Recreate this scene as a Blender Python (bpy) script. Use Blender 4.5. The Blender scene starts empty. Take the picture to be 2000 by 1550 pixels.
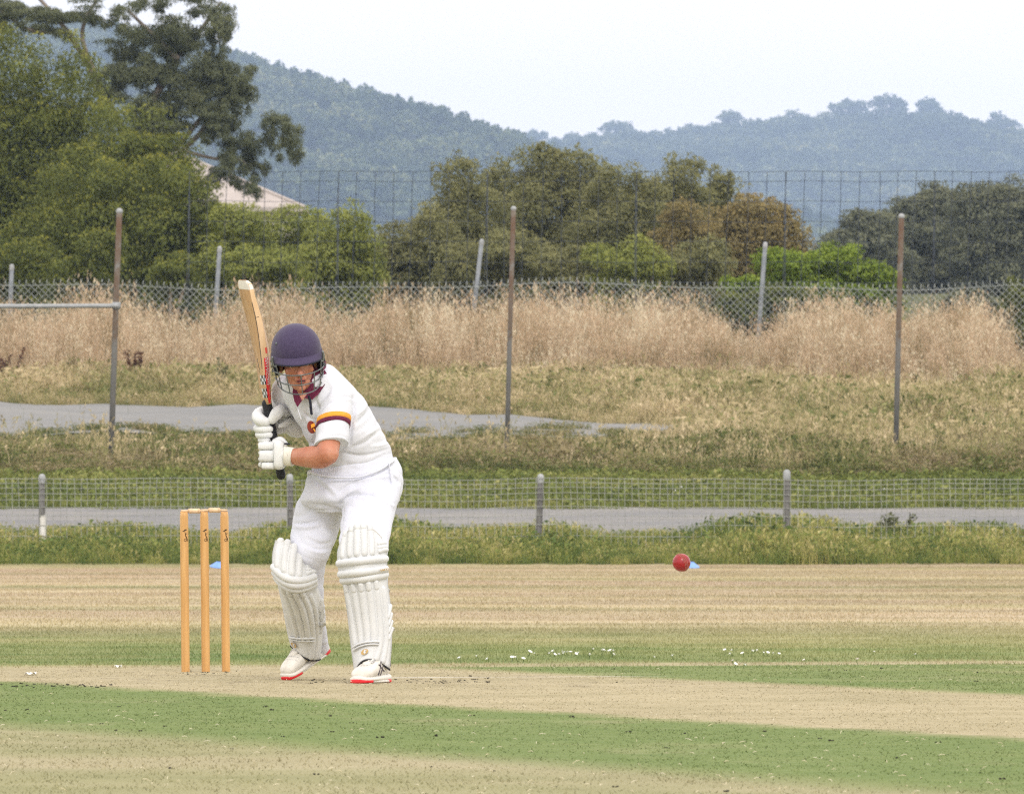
import bpy, bmesh, math, random
import numpy as np
from mathutils import Vector, Matrix

# ------------------------------------------------------------------ camera, sky, sun, exposure
scene = bpy.context.scene
COL = scene.collection
F, HC, YH = 19800.0, 0.74, 987.0          # focal length in photo pixels, eye height, horizon row
R = math.radians

cam_d = bpy.data.cameras.new("camera")
cam = bpy.data.objects.new("camera", cam_d)
COL.objects.link(cam)
cam.location = (0, 0, HC)
cam.rotation_euler = (R(90) + math.atan((YH - 775.0) / F), 0, 0)
cam_d.sensor_fit = 'HORIZONTAL'
cam_d.sensor_width = 36.0
cam_d.lens = 36.0 * F / 2000.0
cam_d.clip_start = 1.0
cam_d.clip_end = 14000.0
cam_d.dof.use_dof = True
cam_d.dof.focus_distance = 42.8
cam_d.dof.aperture_fstop = 30.0
scene.camera = cam

SUN_EL, SUN_AZ = R(40), R(166)           # azimuth clockwise from +Y: behind the camera, to the right
world = bpy.data.worlds.new("World")
scene.world = world
world.use_nodes = True
wn = world.node_tree
for n in list(wn.nodes):
    wn.nodes.remove(n)
w_out = wn.nodes.new('ShaderNodeOutputWorld')
w_bg = wn.nodes.new('ShaderNodeBackground')
w_sky = wn.nodes.new('ShaderNodeTexSky')
w_sky.sky_type = 'NISHITA'
w_sky.sun_disc = False
w_sky.sun_elevation = SUN_EL
w_sky.sun_rotation = SUN_AZ
w_sky.dust_density = 6.0
w_sky.air_density = 1.0
w_mix = wn.nodes.new('ShaderNodeMix')
w_mix.data_type = 'RGBA'
w_mix.inputs[0].default_value = 0.88      # an even layer of bright cloud veils the blue sky
w_mix.inputs[7].default_value = (22.0, 20.7, 19.9, 1)
wn.links.new(w_sky.outputs[0], w_mix.inputs[6])
wn.links.new(w_mix.outputs[2], w_bg.inputs[0])
w_bg.inputs[1].default_value = 0.10
wn.links.new(w_bg.outputs[0], w_out.inputs[0])

sun_d = bpy.data.lights.new("sun", 'SUN')
sun_d.energy = 1.5
sun_d.angle = R(12)
sun_d.color = (1.0, 0.975, 0.94)
sun = bpy.data.objects.new("sun", sun_d)
COL.objects.link(sun)
to_sun = Vector((math.sin(SUN_AZ) * math.cos(SUN_EL), math.cos(SUN_AZ) * math.cos(SUN_EL), math.sin(SUN_EL)))
sun.rotation_euler = to_sun.to_track_quat('Z', 'Y').to_euler()
sun.location = to_sun * 60

scene.view_settings.view_transform = 'Standard'
scene.view_settings.look = 'None'
scene.view_settings.exposure = -0.19
scene.view_settings.gamma = 1.0
scene.view_settings.use_curve_mapping = False
scene.cycles.max_bounces = 4
scene.cycles.diffuse_bounces = 3
scene.cycles.glossy_bounces = 2
scene.cycles.transmission_bounces = 3
scene.cycles.transparent_max_bounces = 6
scene.cycles.volume_bounces = 0
scene.cycles.sample_clamp_indirect = 4.0
scene.cycles.filter_width = 1.25
scene.cycles.use_denoising = False
scene.cycles.denoising_prefilter = 'ACCURATE'
scene.cycles.use_adaptive_sampling = True
scene.cycles.adaptive_threshold = 0.01

# ------------------------------------------------------------------ helpers
rng = np.random.default_rng(11)
random.seed(11)

def P(x, y, d):
    """a point seen at photo pixel x, y that stands d metres away"""
    return np.array(((x - 1000.0) * d / F, d, HC + (YH - y) * d / F))

BASE = np.zeros(3)
def set_base(p):
    global BASE
    BASE = np.array(p, dtype=float)

def tag(o, label=None, cat=None, group=None, kind=None):
    if label: o['label'] = label
    if cat: o['category'] = cat
    if group: o['group'] = group
    if kind: o['kind'] = kind
    return o

def empty(name, loc, label=None, cat=None, group=None):
    o = bpy.data.objects.new(name, None)
    o.empty_display_size = 0.2
    COL.objects.link(o)
    o.location = tuple(loc)
    set_base(loc)
    return tag(o, label, cat, group)

def fast_mesh(name, V, Fa):
    """V (n,3); Fa (m,k) array or list of faces"""
    me = bpy.data.meshes.new(name)
    if isinstance(Fa, np.ndarray):
        k = Fa.shape[1]
        me.vertices.add(len(V))
        me.vertices.foreach_set('co', np.ascontiguousarray(V, dtype=np.float32).ravel())
        me.loops.add(Fa.size)
        me.loops.foreach_set('vertex_index', np.ascontiguousarray(Fa, dtype=np.int32).ravel())
        me.polygons.add(len(Fa))
        me.polygons.foreach_set('loop_start', np.arange(0, Fa.size, k, dtype=np.int32))
        me.update(calc_edges=True)
    else:
        me.from_pydata([tuple(v) for v in V], [], [tuple(f) for f in Fa])
        me.update()
    return me

def attr(me, name, vals, typ='FLOAT', dom='POINT'):
    a = me.attributes.new(name, typ, dom)
    key = 'value' if typ in ('FLOAT', 'INT') else 'vector'
    a.data.foreach_set(key, np.ascontiguousarray(vals, dtype=np.float32 if typ != 'INT' else np.int32).ravel())

def smooth(me):
    me.polygons.foreach_set('use_smooth', np.ones(len(me.polygons), dtype=bool))

def link(name, me, m=None, parent=None, loc=None):
    o = bpy.data.objects.new(name, me)
    COL.objects.link(o)
    if m is not None and len(me.materials) == 0:
        me.materials.append(m)
    if parent is not None:
        o.parent = parent
    elif loc is not None:
        o.location = tuple(loc)
    return o

def mk(name, V, Fa, m, parent=None, sm=True):
    """one mesh object from world-space vertices; its origin is the current base"""
    me = fast_mesh(name, np.asarray(V, dtype=float) - BASE, Fa)
    if sm: smooth(me)
    return link(name, me, m, parent, BASE)

class MB:
    """collects pieces of one part"""
    def __init__(s): s.V, s.F, s.n = [], [], 0
    def add(s, V, Fa):
        V = np.asarray(V, dtype=float)
        s.V.append(V)
        s.F += [tuple(int(i) + s.n for i in f) for f in Fa]
        s.n += len(V)
        return s
    def arrays(s): return np.vstack(s.V), s.F

def catmull(pts, n):
    pts = np.asarray(pts, dtype=float)
    if len(pts) < 3:
        t = np.linspace(0, 1, n)[:, None]
        return pts[0] * (1 - t) + pts[-1] * t
    p = np.vstack([2 * pts[0] - pts[1], pts, 2 * pts[-1] - pts[-2]])
    out = []
    m = len(pts) - 1
    for u in np.linspace(0, m, n):
        i = min(int(u), m - 1); t = u - i
        a, b, c, d = p[i], p[i + 1], p[i + 2], p[i + 3]
        out.append(0.5 * ((2 * b) + (-a + c) * t + (2 * a - 5 * b + 4 * c - d) * t * t + (-a + 3 * b - 3 * c + d) * t ** 3))
    return np.array(out)

def loft(rings, n=28, res=None, sup=2.0):
    """rings: (centre, half-axis A, half-axis B); closed tube with caps"""
    C = np.array([r[0] for r in rings]); A = np.array([r[1] for r in rings]); B = np.array([r[2] for r in rings])
    if res:
        C, A, B = catmull(C, res), catmull(A, res), catmull(B, res)
    th = np.linspace(0, 2 * math.pi, n, endpoint=False)
    c, s_ = np.cos(th), np.sin(th)
    if sup != 2.0:
        c = np.sign(c) * np.abs(c) ** (2 / sup); s_ = np.sign(s_) * np.abs(s_) ** (2 / sup)
    V = (C[:, None] + A[:, None] * c[None, :, None] + B[:, None] * s_[None, :, None]).reshape(-1, 3)
    k = len(C); Fa = []
    for i in range(k - 1):
        for j in range(n):
            j2 = (j + 1) % n
            Fa.append((i * n + j, i * n + j2, (i + 1) * n + j2, (i + 1) * n + j))
    V = np.vstack([V, C[0], C[-1]])
    for j in range(n):
        j2 = (j + 1) % n
        Fa.append((k * n, j2, j))
        Fa.append((k * n + 1, (k - 1) * n + j, (k - 1) * n + j2))
    return V, Fa

def tube(pts, rad, n=10, res=None, flat=1.0, flatdir=None, round_ends=True):
    """tapered tube along a line, with domed ends; flat squeezes it along flatdir"""
    pts = np.asarray(pts, dtype=float)
    rad = np.full(len(pts), rad, dtype=float) if np.isscalar(rad) else np.asarray(rad, dtype=float)
    if res:
        pr = catmull(np.hstack([pts, rad[:, None]]), res)
        pts, rad = pr[:, :3], pr[:, 3]
    if round_ends:
        d0 = pts[0] - pts[1]; d0 /= np.linalg.norm(d0) + 1e-9
        d1 = pts[-1] - pts[-2]; d1 /= np.linalg.norm(d1) + 1e-9
        a = (0.95, 0.7, 0.3); b = (0.3, 0.71, 0.95)
        pts = np.vstack([[pts[0] + d0 * rad[0] * q for q in a], pts, [pts[-1] + d1 * rad[-1] * q for q in a[::-1]]])
        rad = np.concatenate([[rad[0] * q for q in b], rad, [rad[-1] * q for q in b[::-1]]])
    T = np.gradient(pts, axis=0)
    T /= np.linalg.norm(T, axis=1)[:, None] + 1e-9
    ref = np.array((0, 0, 1.0)) if abs(T[0][2]) < 0.9 else np.array((0, 1.0, 0))
    if flatdir is not None: ref = np.asarray(flatdir, dtype=float)
    rings = []
    up = ref
    for p, t, r in zip(pts, T, rad):
        if flatdir is not None: up = ref
        a = np.cross(t, up); a /= np.linalg.norm(a) + 1e-9
        b = np.cross(a, t)
        up = b
        rings.append((p, a * r, b * r * flat))
    return loft(rings, n)

def ball(c, r, n=16, m=10):
    c = np.asarray(c, dtype=float)
    r = np.full(3, r) if np.isscalar(r) else np.asarray(r, dtype=float)
    V, Fa = [], []
    for i in range(1, m):
        ph = math.pi * i / m
        for j in range(n):
            th = 2 * math.pi * j / n
            V.append(c + r * np.array((math.sin(ph) * math.cos(th), math.sin(ph) * math.sin(th), math.cos(ph))))
    for i in range(m - 2):
        for j in range(n):
            j2 = (j + 1) % n
            Fa.append((i * n + j, (i + 1) * n + j, (i + 1) * n + j2, i * n + j2))
    V += [c + r * (0, 0, 1), c - r * (0, 0, 1)]
    t, b = len(V) - 2, len(V) - 1
    for j in range(n):
        j2 = (j + 1) % n
        Fa += [(t, j, j2), (b, (m - 2) * n + j2, (m - 2) * n + j)]
    return np.array(V), Fa

def box(c, h, rot=None):
    """box by centre and half-sizes"""
    c = np.asarray(c, dtype=float); h = np.asarray(h, dtype=float)
    V = np.array([(sx, sy, sz) for sx in (-1, 1) for sy in (-1, 1) for sz in (-1, 1)], dtype=float) * h
    if rot is not None: V = V @ np.asarray(rot).T
    return V + c, [(0, 1, 3, 2), (4, 6, 7, 5), (0, 4, 5, 1), (2, 3, 7, 6), (0, 2, 6, 4), (1, 5, 7, 3)]

def wires(S, E, r):
    """many thin straight wires (triangular section) as one array mesh"""
    S = np.asarray(S, dtype=float); E = np.asarray(E, dtype=float); n = len(S)
    T = E - S; T /= np.linalg.norm(T, axis=1)[:, None]
    ref = np.where(np.abs(T[:, 1:2]) < 0.9, np.array([[0, 1.0, 0]]), np.array([[1.0, 0, 0]]))
    a = np.cross(T, ref); a /= np.linalg.norm(a, axis=1)[:, None]
    b = np.cross(T, a)
    rr = np.full((n, 1), r) if np.isscalar(r) else np.asarray(r)[:, None]
    V = np.empty((n, 6, 3))
    for k in range(3):
        o = (a * math.cos(k * 2.0944 + .5) + b * math.sin(k * 2.0944 + .5)) * rr
        V[:, k] = S + o; V[:, 3 + k] = E + o
    base = (np.arange(n) * 6)[:, None]
    Fq = np.concatenate([base + np.array([[k, (k + 1) % 3, 3 + (k + 1) % 3, 3 + k]]) for k in range(3)])
    return V.reshape(-1, 3), Fq

def remesh(parts, voxel, iters=2):
    """one continuous skin over overlapping pieces: returns verts, quads, normals"""
    mb = MB()
    for V, Fa in parts: mb.add(V, Fa)
    V, Fa = mb.arrays()
    off = V.mean(axis=0)
    me = fast_mesh('tmp', V - off, Fa)
    bm = bmesh.new(); bm.from_mesh(me); bmesh.ops.recalc_face_normals(bm, faces=bm.faces); bm.to_mesh(me); bm.free()
    o = bpy.data.objects.new('tmp', me); COL.objects.link(o)
    md = o.modifiers.new('r', 'REMESH'); md.mode = 'VOXEL'; md.voxel_size = voxel; md.adaptivity = 0
    if iters:
        sm = o.modifiers.new('s', 'SMOOTH'); sm.factor = 0.5; sm.iterations = iters
    dg = bpy.context.evaluated_depsgraph_get()
    m2 = bpy.data.meshes.new_from_object(o.evaluated_get(dg))
    bpy.data.objects.remove(o); bpy.data.meshes.remove(me)
    n = len(m2.vertices)
    co = np.empty(n * 3, dtype=np.float32); m2.vertices.foreach_get('co', co)
    no = np.empty(n * 3, dtype=np.float32); m2.vertices.foreach_get('normal', no)
    fl = np.empty(len(m2.polygons) * 4, dtype=np.int32)
    fa = [tuple(p.vertices) for p in m2.polygons]
    bpy.data.meshes.remove(m2)
    return co.reshape(-1, 3).astype(float) + off, fa, no.reshape(-1, 3).astype(float)

def to_px(V):
    V = np.asarray(V)
    return 1000 + V[:, 0] * F / V[:, 1], YH - (V[:, 2] - HC) * F / V[:, 1]

def seg_dist(px, py, pl):
    best = np.full(len(px), 1e9); tb = np.zeros(len(px))
    pl = catmull(np.array(pl, dtype=float), 14)
    for k in range(len(pl) - 1):
        a, b = pl[k], pl[k + 1]
        d = b - a; L = d @ d + 1e-9
        t = np.clip(((px - a[0]) * d[0] + (py - a[1]) * d[1]) / L, 0, 1)
        q = np.hypot(px - a[0] - t * d[0], py - a[1] - t * d[1])
        mk_ = q < best
        best = np.where(mk_, q, best); tb = np.where(mk_, (k + t) / (len(pl) - 1), tb)
    return best, tb

def folds(V, N, lines):
    """creases of cloth: grooves and ridges along lines, on the side that faces the camera"""
    px, py = to_px(V)
    D = np.zeros(len(V))
    for pl, width, depth in lines:
        q, t = seg_dist(px, py, pl)
        D += 1.5 * depth * np.exp(-(q / width) ** 2) * np.clip(np.sin(math.pi * np.clip(t, .04, .96)), 0, 1) ** .5
    return V + N * (D * np.clip(-N[:, 1] * 1.4, 0, 1))[:, None]

def wrinkle(V, N, amp, freq, seed=0.0):
    """soft irregular rumples of cloth"""
    from mathutils import noise as mn
    d = np.array([mn.noise(Vector((v[0] * freq[0] + seed, v[1] * freq[1], v[2] * freq[2] + v[0] * freq[3]))) for v in V])
    return V + N * (amp * (np.abs(d) * 1.6 - .35))[:, None]

# ------------------------------------------------------------------ materials
def N(nt, t, **kw):
    n = nt.nodes.new(t)
    for k, v in kw.items():
        if k.startswith('i_'):
            key = k[2:]
            n.inputs[int(key) if key.isdigit() else key].default_value = v
        else:
            setattr(n, k, v)
    return n

def new_mat(name):
    m = bpy.data.materials.new(name)
    m.use_nodes = True
    nt = m.node_tree
    b = nt.nodes['Principled BSDF']
    return m, nt, b

def c4(c): return (c[0], c[1], c[2], 1.0)

def ramp(nt, stops, fac=None, interp='LINEAR'):
    r = nt.nodes.new('ShaderNodeValToRGB')
    r.color_ramp.interpolation = interp
    el = r.color_ramp.elements
    while len(el) < len(stops): el.new(0.5)
    for e, (p, c) in zip(el, stops):
        e.position = p; e.color = c4(c)
    if fac is not None: nt.links.new(fac, r.inputs[0])
    return r

def math_(nt, op, a, b=None, clamp=False, c=None):
    n = nt.nodes.new('ShaderNodeMath'); n.operation = op; n.use_clamp = clamp
    for k, v in ((0, a), (1, b), (2, c)):
        if v is None: continue
        if isinstance(v, (int, float)): n.inputs[k].default_value = v
        else: nt.links.new(v, n.inputs[k])
    return n.outputs[0]

def mixc(nt, fac, a, b, mode='MIX'):
    n = nt.nodes.new('ShaderNodeMix'); n.data_type = 'RGBA'; n.blend_type = mode
    for k, v in ((0, fac), (6, a), (7, b)):
        if isinstance(v, (int, float)): n.inputs[k].default_value = v
        elif isinstance(v, tuple): n.inputs[k].default_value = c4(v)
        else: nt.links.new(v, n.inputs[k])
    return n.outputs[2]

def noise_tex(nt, scale, detail=3.0, vec=None, rough=.55):
    n = nt.nodes.new('ShaderNodeTexNoise')
    n.inputs['Scale'].default_value = scale; n.inputs['Detail'].default_value = detail
    n.inputs['Roughness'].default_value = rough
    if vec is not None: nt.links.new(vec, n.inputs['Vector'])
    return n.outputs[0]

def pos_vec(nt, scale=None):
    g = nt.nodes.new('ShaderNodeNewGeometry')
    if scale is None: return g.outputs['Position']
    v = nt.nodes.new('ShaderNodeVectorMath'); v.operation = 'MULTIPLY'
    nt.links.new(g.outputs['Position'], v.inputs[0]); v.inputs[1].default_value = scale
    return v.outputs[0]

def plain(name, c1, c2=None, scale=20.0, detail=4.0, rough=.75, spec=.3, metal=0.0, bump=0.0, bscale=None, sheen=0.0, stretch=None, contrast=(.35, .65)):
    m, nt, b = new_mat(name)
    b.inputs['Roughness'].default_value = rough
    b.inputs['Specular IOR Level'].default_value = spec
    b.inputs['Metallic'].default_value = metal
    if sheen: b.inputs['Sheen Weight'].default_value = sheen
    tc = nt.nodes.new('ShaderNodeTexCoord')
    vec = tc.outputs['Object']
    if stretch:
        vm = nt.nodes.new('ShaderNodeVectorMath'); vm.operation = 'MULTIPLY'
        nt.links.new(vec, vm.inputs[0]); vm.inputs[1].default_value = stretch; vec = vm.outputs[0]
    if c2 is None:
        b.inputs['Base Color'].default_value = c4(c1)
    else:
        f = noise_tex(nt, scale, detail, vec)
        r = ramp(nt, [(contrast[0], c1), (contrast[1], c2)], f)
        nt.links.new(r.outputs[0], b.inputs['Base Color'])
    if bump:
        f = noise_tex(nt, bscale or scale * 4, 3, vec)
        bn = nt.nodes.new('ShaderNodeBump'); bn.inputs['Strength'].default_value = bump; bn.inputs['Distance'].default_value = .004
        nt.links.new(f, bn.inputs['Height']); nt.links.new(bn.outputs[0], b.inputs['Normal'])
    return m

def leafy(name, stops, young=None, transl=.32, gain=2.0, rough=.8, wscale=.6, wamt=.35, dark=(.5, .5, .5)):
    """foliage: colour by each leaf's own tint, drifting slowly from bough to bough"""
    stops = [(p, tuple(min(q * gain, .5) for q in c)) for p, c in stops]
    m, nt, b = new_mat(name)
    a = nt.nodes.new('ShaderNodeAttribute'); a.attribute_name = 'tint'
    w = noise_tex(nt, wscale, 2, pos_vec(nt))
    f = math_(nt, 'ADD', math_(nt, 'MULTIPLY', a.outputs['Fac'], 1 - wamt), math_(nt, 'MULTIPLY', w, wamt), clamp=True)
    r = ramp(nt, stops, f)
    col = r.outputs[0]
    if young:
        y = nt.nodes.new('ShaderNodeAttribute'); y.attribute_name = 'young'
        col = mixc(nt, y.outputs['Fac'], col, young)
    nt.links.new(col, b.inputs['Base Color'])
    b.inputs['Roughness'].default_value = rough
    b.inputs['Specular IOR Level'].default_value = .08
    t = nt.nodes.new('ShaderNodeBsdfTranslucent')
    nt.links.new(col, t.inputs[0])
    mx = nt.nodes.new('ShaderNodeMixShader'); mx.inputs[0].default_value = transl
    out = nt.nodes['Material Output']
    nt.links.new(b.outputs[0], mx.inputs[1]); nt.links.new(t.outputs[0], mx.inputs[2])
    nt.links.new(mx.outputs[0], out.inputs[0])
    return m
# ------------------------------------------------------------------ lie of the land
ZY = np.array([-200, 124.3, 127, 131, 137, 145, 160, 165, 180, 198, 215, 260, 350, 600, 1500, 8200.])
ZZ = np.array([0, 0, .12, .356, .685, 1.12, 1.60, 1.88, 2.58, 3.31, 3.8, 5.0, 8.0, 10, 12, 14.])
def zt(x, y):
    x = np.asarray(x, dtype=float); y = np.asarray(y, dtype=float)
    z = np.interp(y, ZY, ZZ)
    amp = np.clip((y - 138) / 20, 0, 1) * .05
    return z + amp * (np.sin(x * .9 + y * .31) + .6 * np.sin(x * 1.9 - y * .8 + 1.3))

# pitch frame: u runs from the stumps towards the bowler, v across
PA = R(19.6)
UX, UY = math.sin(PA), -math.cos(PA)
VX, VY = math.cos(PA), math.sin(PA)
OX, OY = -1.365, 45.2

def turf_colour(nt):
    """what grows or lies at each place of the ground: rolled pitch, dyed strips, mown field, rough bank"""
    g = nt.nodes.new('ShaderNodeNewGeometry')
    sx = nt.nodes.new('ShaderNodeSeparateXYZ'); nt.links.new(g.outputs['Position'], sx.inputs[0])
    X, Y = sx.outputs[0], sx.outputs[1]
    dx = math_(nt, 'SUBTRACT', X, OX); dy = math_(nt, 'SUBTRACT', Y, OY)
    u = math_(nt, 'ADD', math_(nt, 'MULTIPLY', dx, UX), math_(nt, 'MULTIPLY', dy, UY))
    v = math_(nt, 'ADD', math_(nt, 'MULTIPLY', dx, VX), math_(nt, 'MULTIPLY', dy, VY))
    fine = noise_tex(nt, 9.0, 4, pos_vec(nt))
    mid = noise_tex(nt, 1.1, 4, pos_vec(nt))
    big = noise_tex(nt, .32, 3, pos_vec(nt))
    bands = noise_tex(nt, 1.0, 3, pos_vec(nt, (.09, .33, .1)))
    bands2 = noise_tex(nt, 1.0, 4, pos_vec(nt, (.09, .17, .1)))
    wob = math_(nt, 'MULTIPLY', math_(nt, 'SUBTRACT', mid, .5), .35)
    wob = math_(nt, 'ADD', wob, math_(nt, 'MULTIPLY', math_(nt, 'SUBTRACT', fine, .5), .25))
    vw = math_(nt, 'ADD', v, wob); uw = math_(nt, 'ADD', u, wob)
    def step(s, edge, w):      # 0 below edge, 1 above
        return math_(nt, 'DIVIDE', math_(nt, 'SUBTRACT', s, edge - w), 2 * w, clamp=True)
    def band(s, a, b, wa, wb):
        return math_(nt, 'MULTIPLY', step(s, a, wa), math_(nt, 'SUBTRACT', 1.0, step(s, b, wb)))
    # mown field
    tan = ramp(nt, [(.40, (.265, .215, .150)), (.47, (.41, .322, .240)), (.52, (.34, .30, .175)), (.58, (.55, .458, .315))], bands)
    tan2 = ramp(nt, [(.35, (.44, .345, .25)), (.55, (.40, .35, .20)), (.68, (.25, .265, .115))], bands2)
    field = mixc(nt, .58, tan.outputs[0], tan2.outputs[0])
    grn = ramp(nt, [(.32, (.12, .175, .055)), (.5, (.20, .235, .085)), (.66, (.36, .325, .16))], bands2)
    grn2 = ramp(nt, [(.35, (.13, .185, .06)), (.62, (.31, .30, .14))], mid)
    green = mixc(nt, .5, grn.outputs[0], grn2.outputs[0])
    yw = math_(nt, 'ADD', Y, math_(nt, 'MULTIPLY', math_(nt, 'SUBTRACT', bands2, .5), 9.0))
    near = math_(nt, 'SUBTRACT', 1.0, step(yw, 59.5, 5.0))
    field = mixc(nt, near, field, green)
    # foreground, short and worn
    fore = ramp(nt, [(.3, (.27, .255, .14)), (.5, (.34, .31, .18)), (.7, (.42, .37, .24))], mid)
    bald = ramp(nt, [(.40, (.215, .225, .105)), (.66, (.37, .32, .215))], big)
    fore_c = mixc(nt, .45, fore.outputs[0], bald.outputs[0])
    infront = math_(nt, 'SUBTRACT', 1.0, step(Y, 40.0, 3.0))
    infront = math_(nt, 'MULTIPLY', infront, math_(nt, 'SUBTRACT', 1.0, step(vw, -3.9, .3)))
    field = mixc(nt, infront, field, fore_c)
    # the block: worn straw pitch between two dyed green strips
    straw = ramp(nt, [(.3, (.31, .265, .16)), (.5, (.38, .33, .205)), (.7, (.45, .395, .265))], fine)
    straw2 = ramp(nt, [(.35, (.30, .265, .155)), (.6, (.42, .365, .235))], mid)
    pitch_c = mixc(nt, .5, straw.outputs[0], straw2.outputs[0])
    dye = ramp(nt, [(.28, (.115, .165, .050)), (.5, (.155, .21, .070)), (.74, (.235, .265, .115))], fine)
    dye2 = ramp(nt, [(.3, (.125, .175, .055)), (.7, (.19, .23, .085))], mid)
    dye_c = mixc(nt, .5, dye.outputs[0], dye2.outputs[0])
    onblock = step(uw, -.85, .14)
    pm = math_(nt, 'MULTIPLY', band(vw, -1.62, 1.30, .16, .16), step(uw, -1.15, .2))
    ga = math_(nt, 'MULTIPLY', band(vw, -4.0, -1.62, .30, .16), step(uw, -2.6, .3))
    gb = math_(nt, 'MULTIPLY', band(vw, 1.30, 4.2, .16, .3), onblock)
    edge = math_(nt, 'MULTIPLY', band(uw, -1.75, -.85, .25, .14), band(vw, -1.62, 9.0, .2, 2.0))
    col = mixc(nt, math_(nt, 'MULTIPLY', edge, .85), field, pitch_c)
    col = mixc(nt, math_(nt, 'MULTIPLY', gb, .82), col, dye_c)
    col = mixc(nt, pm, col, pitch_c)
    col = mixc(nt, ga, col, dye_c)
    # scuffed soil about the crease, a faded chalk line and bare footmarks
    scuff = math_(nt, 'MULTIPLY', band(uw, -.4, 4.6, .6, 1.2), band(vw, -1.25, 1.15, .3, .3))
    sn = noise_tex(nt, 1.0, 5, pos_vec(nt, (5.5, 2.2, 1)), .7)
    sm_ = math_(nt, 'MULTIPLY', scuff, math_(nt, 'MULTIPLY', math_(nt, 'SUBTRACT', sn, .53), 7.0, clamp=True))
    col = mixc(nt, math_(nt, 'MULTIPLY', sm_, .6), col, (.20, .165, .115))
    chalk = math_(nt, 'MULTIPLY', band(u, 1.66, 1.80, .03, .03), band(vw, .15, 1.5, .15, .2))
    chalk = math_(nt, 'MULTIPLY', chalk, math_(nt, 'MULTIPLY', math_(nt, 'SUBTRACT', mid, .36), 3.0, clamp=True))
    col = mixc(nt, math_(nt, 'MULTIPLY', chalk, .7), col, (.60, .59, .55))
    worn = math_(nt, 'MULTIPLY', math_(nt, 'SUBTRACT', noise_tex(nt, 1.0, 5, pos_vec(nt, (1.3, .45, 1)), .65), .56), 6.0, clamp=True)
    worn = math_(nt, 'MULTIPLY', worn, math_(nt, 'ADD', ga, gb, clamp=True))
    col = mixc(nt, math_(nt, 'MULTIPLY', worn, .35), col, pitch_c)
    # beyond the boundary
    bank = ramp(nt, [(.3, (.07, .085, .032)), (.5, (.13, .125, .055)), (.7, (.21, .175, .095))], big)
    col = mixc(nt, step(Y, 124.8, .25), col, bank.outputs[0])
    dry = ramp(nt, [(.3, (.27, .205, .115)), (.7, (.36, .285, .18))], mid)
    col = mixc(nt, step(Y, 181.0, 2.0), col, dry.outputs[0])
    far = ramp(nt, [(.3, (.06, .075, .03)), (.7, (.12, .12, .05))], big)
    col = mixc(nt, step(Y, 201.0, 2.0), col, far.outputs[0])
    return col, fine

m_turf, nt, b = new_mat('turf')
col, fine = turf_colour(nt)
nt.links.new(col, b.inputs['Base Color'])
b.inputs['Roughness'].default_value = .95; b.inputs['Specular IOR Level'].default_value = .1
bn = N(nt, 'ShaderNodeBump'); bn.inputs['Strength'].default_value = .6; bn.inputs['Distance'].default_value = .02
nt.links.new(noise_tex(nt, 40, 4, pos_vec(nt)), bn.inputs['Height']); nt.links.new(bn.outputs[0], b.inputs['Normal'])

m_blade, nt, b = new_mat('mown_grass_blade')
col, fine = turf_colour(nt)
at = nt.nodes.new('ShaderNodeAttribute'); at.attribute_name = 'tint'
rr = ramp(nt, [(0, (.84, .86, .8)), (.5, (1, 1, 1)), (.9, (1.1, 1.08, 1.03)), (1.0, (1.3, 1.27, 1.2))], at.outputs['Fac'])
col = mixc(nt, 1.0, col, rr.outputs[0], 'MULTIPLY')
nt.links.new(col, b.inputs['Base Color'])
b.inputs['Roughness'].default_value = .8; b.inputs['Specular IOR Level'].default_value = .2

def grid_mesh(xs, ys, zf):
    X, Y = np.meshgrid(xs, ys)
    V = np.stack([X, Y, zf(X, Y)], -1).reshape(-1, 3)
    nx = len(xs)
    i, j = np.meshgrid(np.arange(len(ys) - 1), np.arange(nx - 1), indexing='ij')
    a = (i * nx + j).ravel()
    return V, np.stack([a, a + 1, a + nx + 1, a + nx], -1)

gx = np.concatenate([[-470, -300, -180, -100, -60, -40], np.arange(-30, 30.1, .75), [40, 60, 100, 180, 300, 470]])
gy = np.concatenate([[-90, -40, 0, 15], np.arange(20, 120, 2.0), np.arange(120, 216, .5), [220, 240, 260, 300, 350, 450, 600, 1000, 1500, 2500, 4000, 6000, 7700]])
V, Fq = grid_mesh(gx, gy, zt)
tag(mk('ground', V, Fq, m_turf), 'worn cricket field with straw pitch, dyed green strips and rough bank behind', 'ground', kind='structure')

# ------------------------------------------------------------------ gravel track and upper asphalt road
def strip(xs, near, far, lift, nrow=14):
    V = []
    for x in xs:
        a, c = near(x), far(x)
        for y in np.linspace(a, c, nrow): V.append((x, y, float(zt(x, y)) + lift))
    nx = len(xs); Fa = []
    for i in range(nx - 1):
        for j in range(nrow - 1):
            k = i * nrow + j
            Fa.append((k, k + nrow, k + nrow + 1, k + 1))
    return np.array(V), np.array(Fa)

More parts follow.
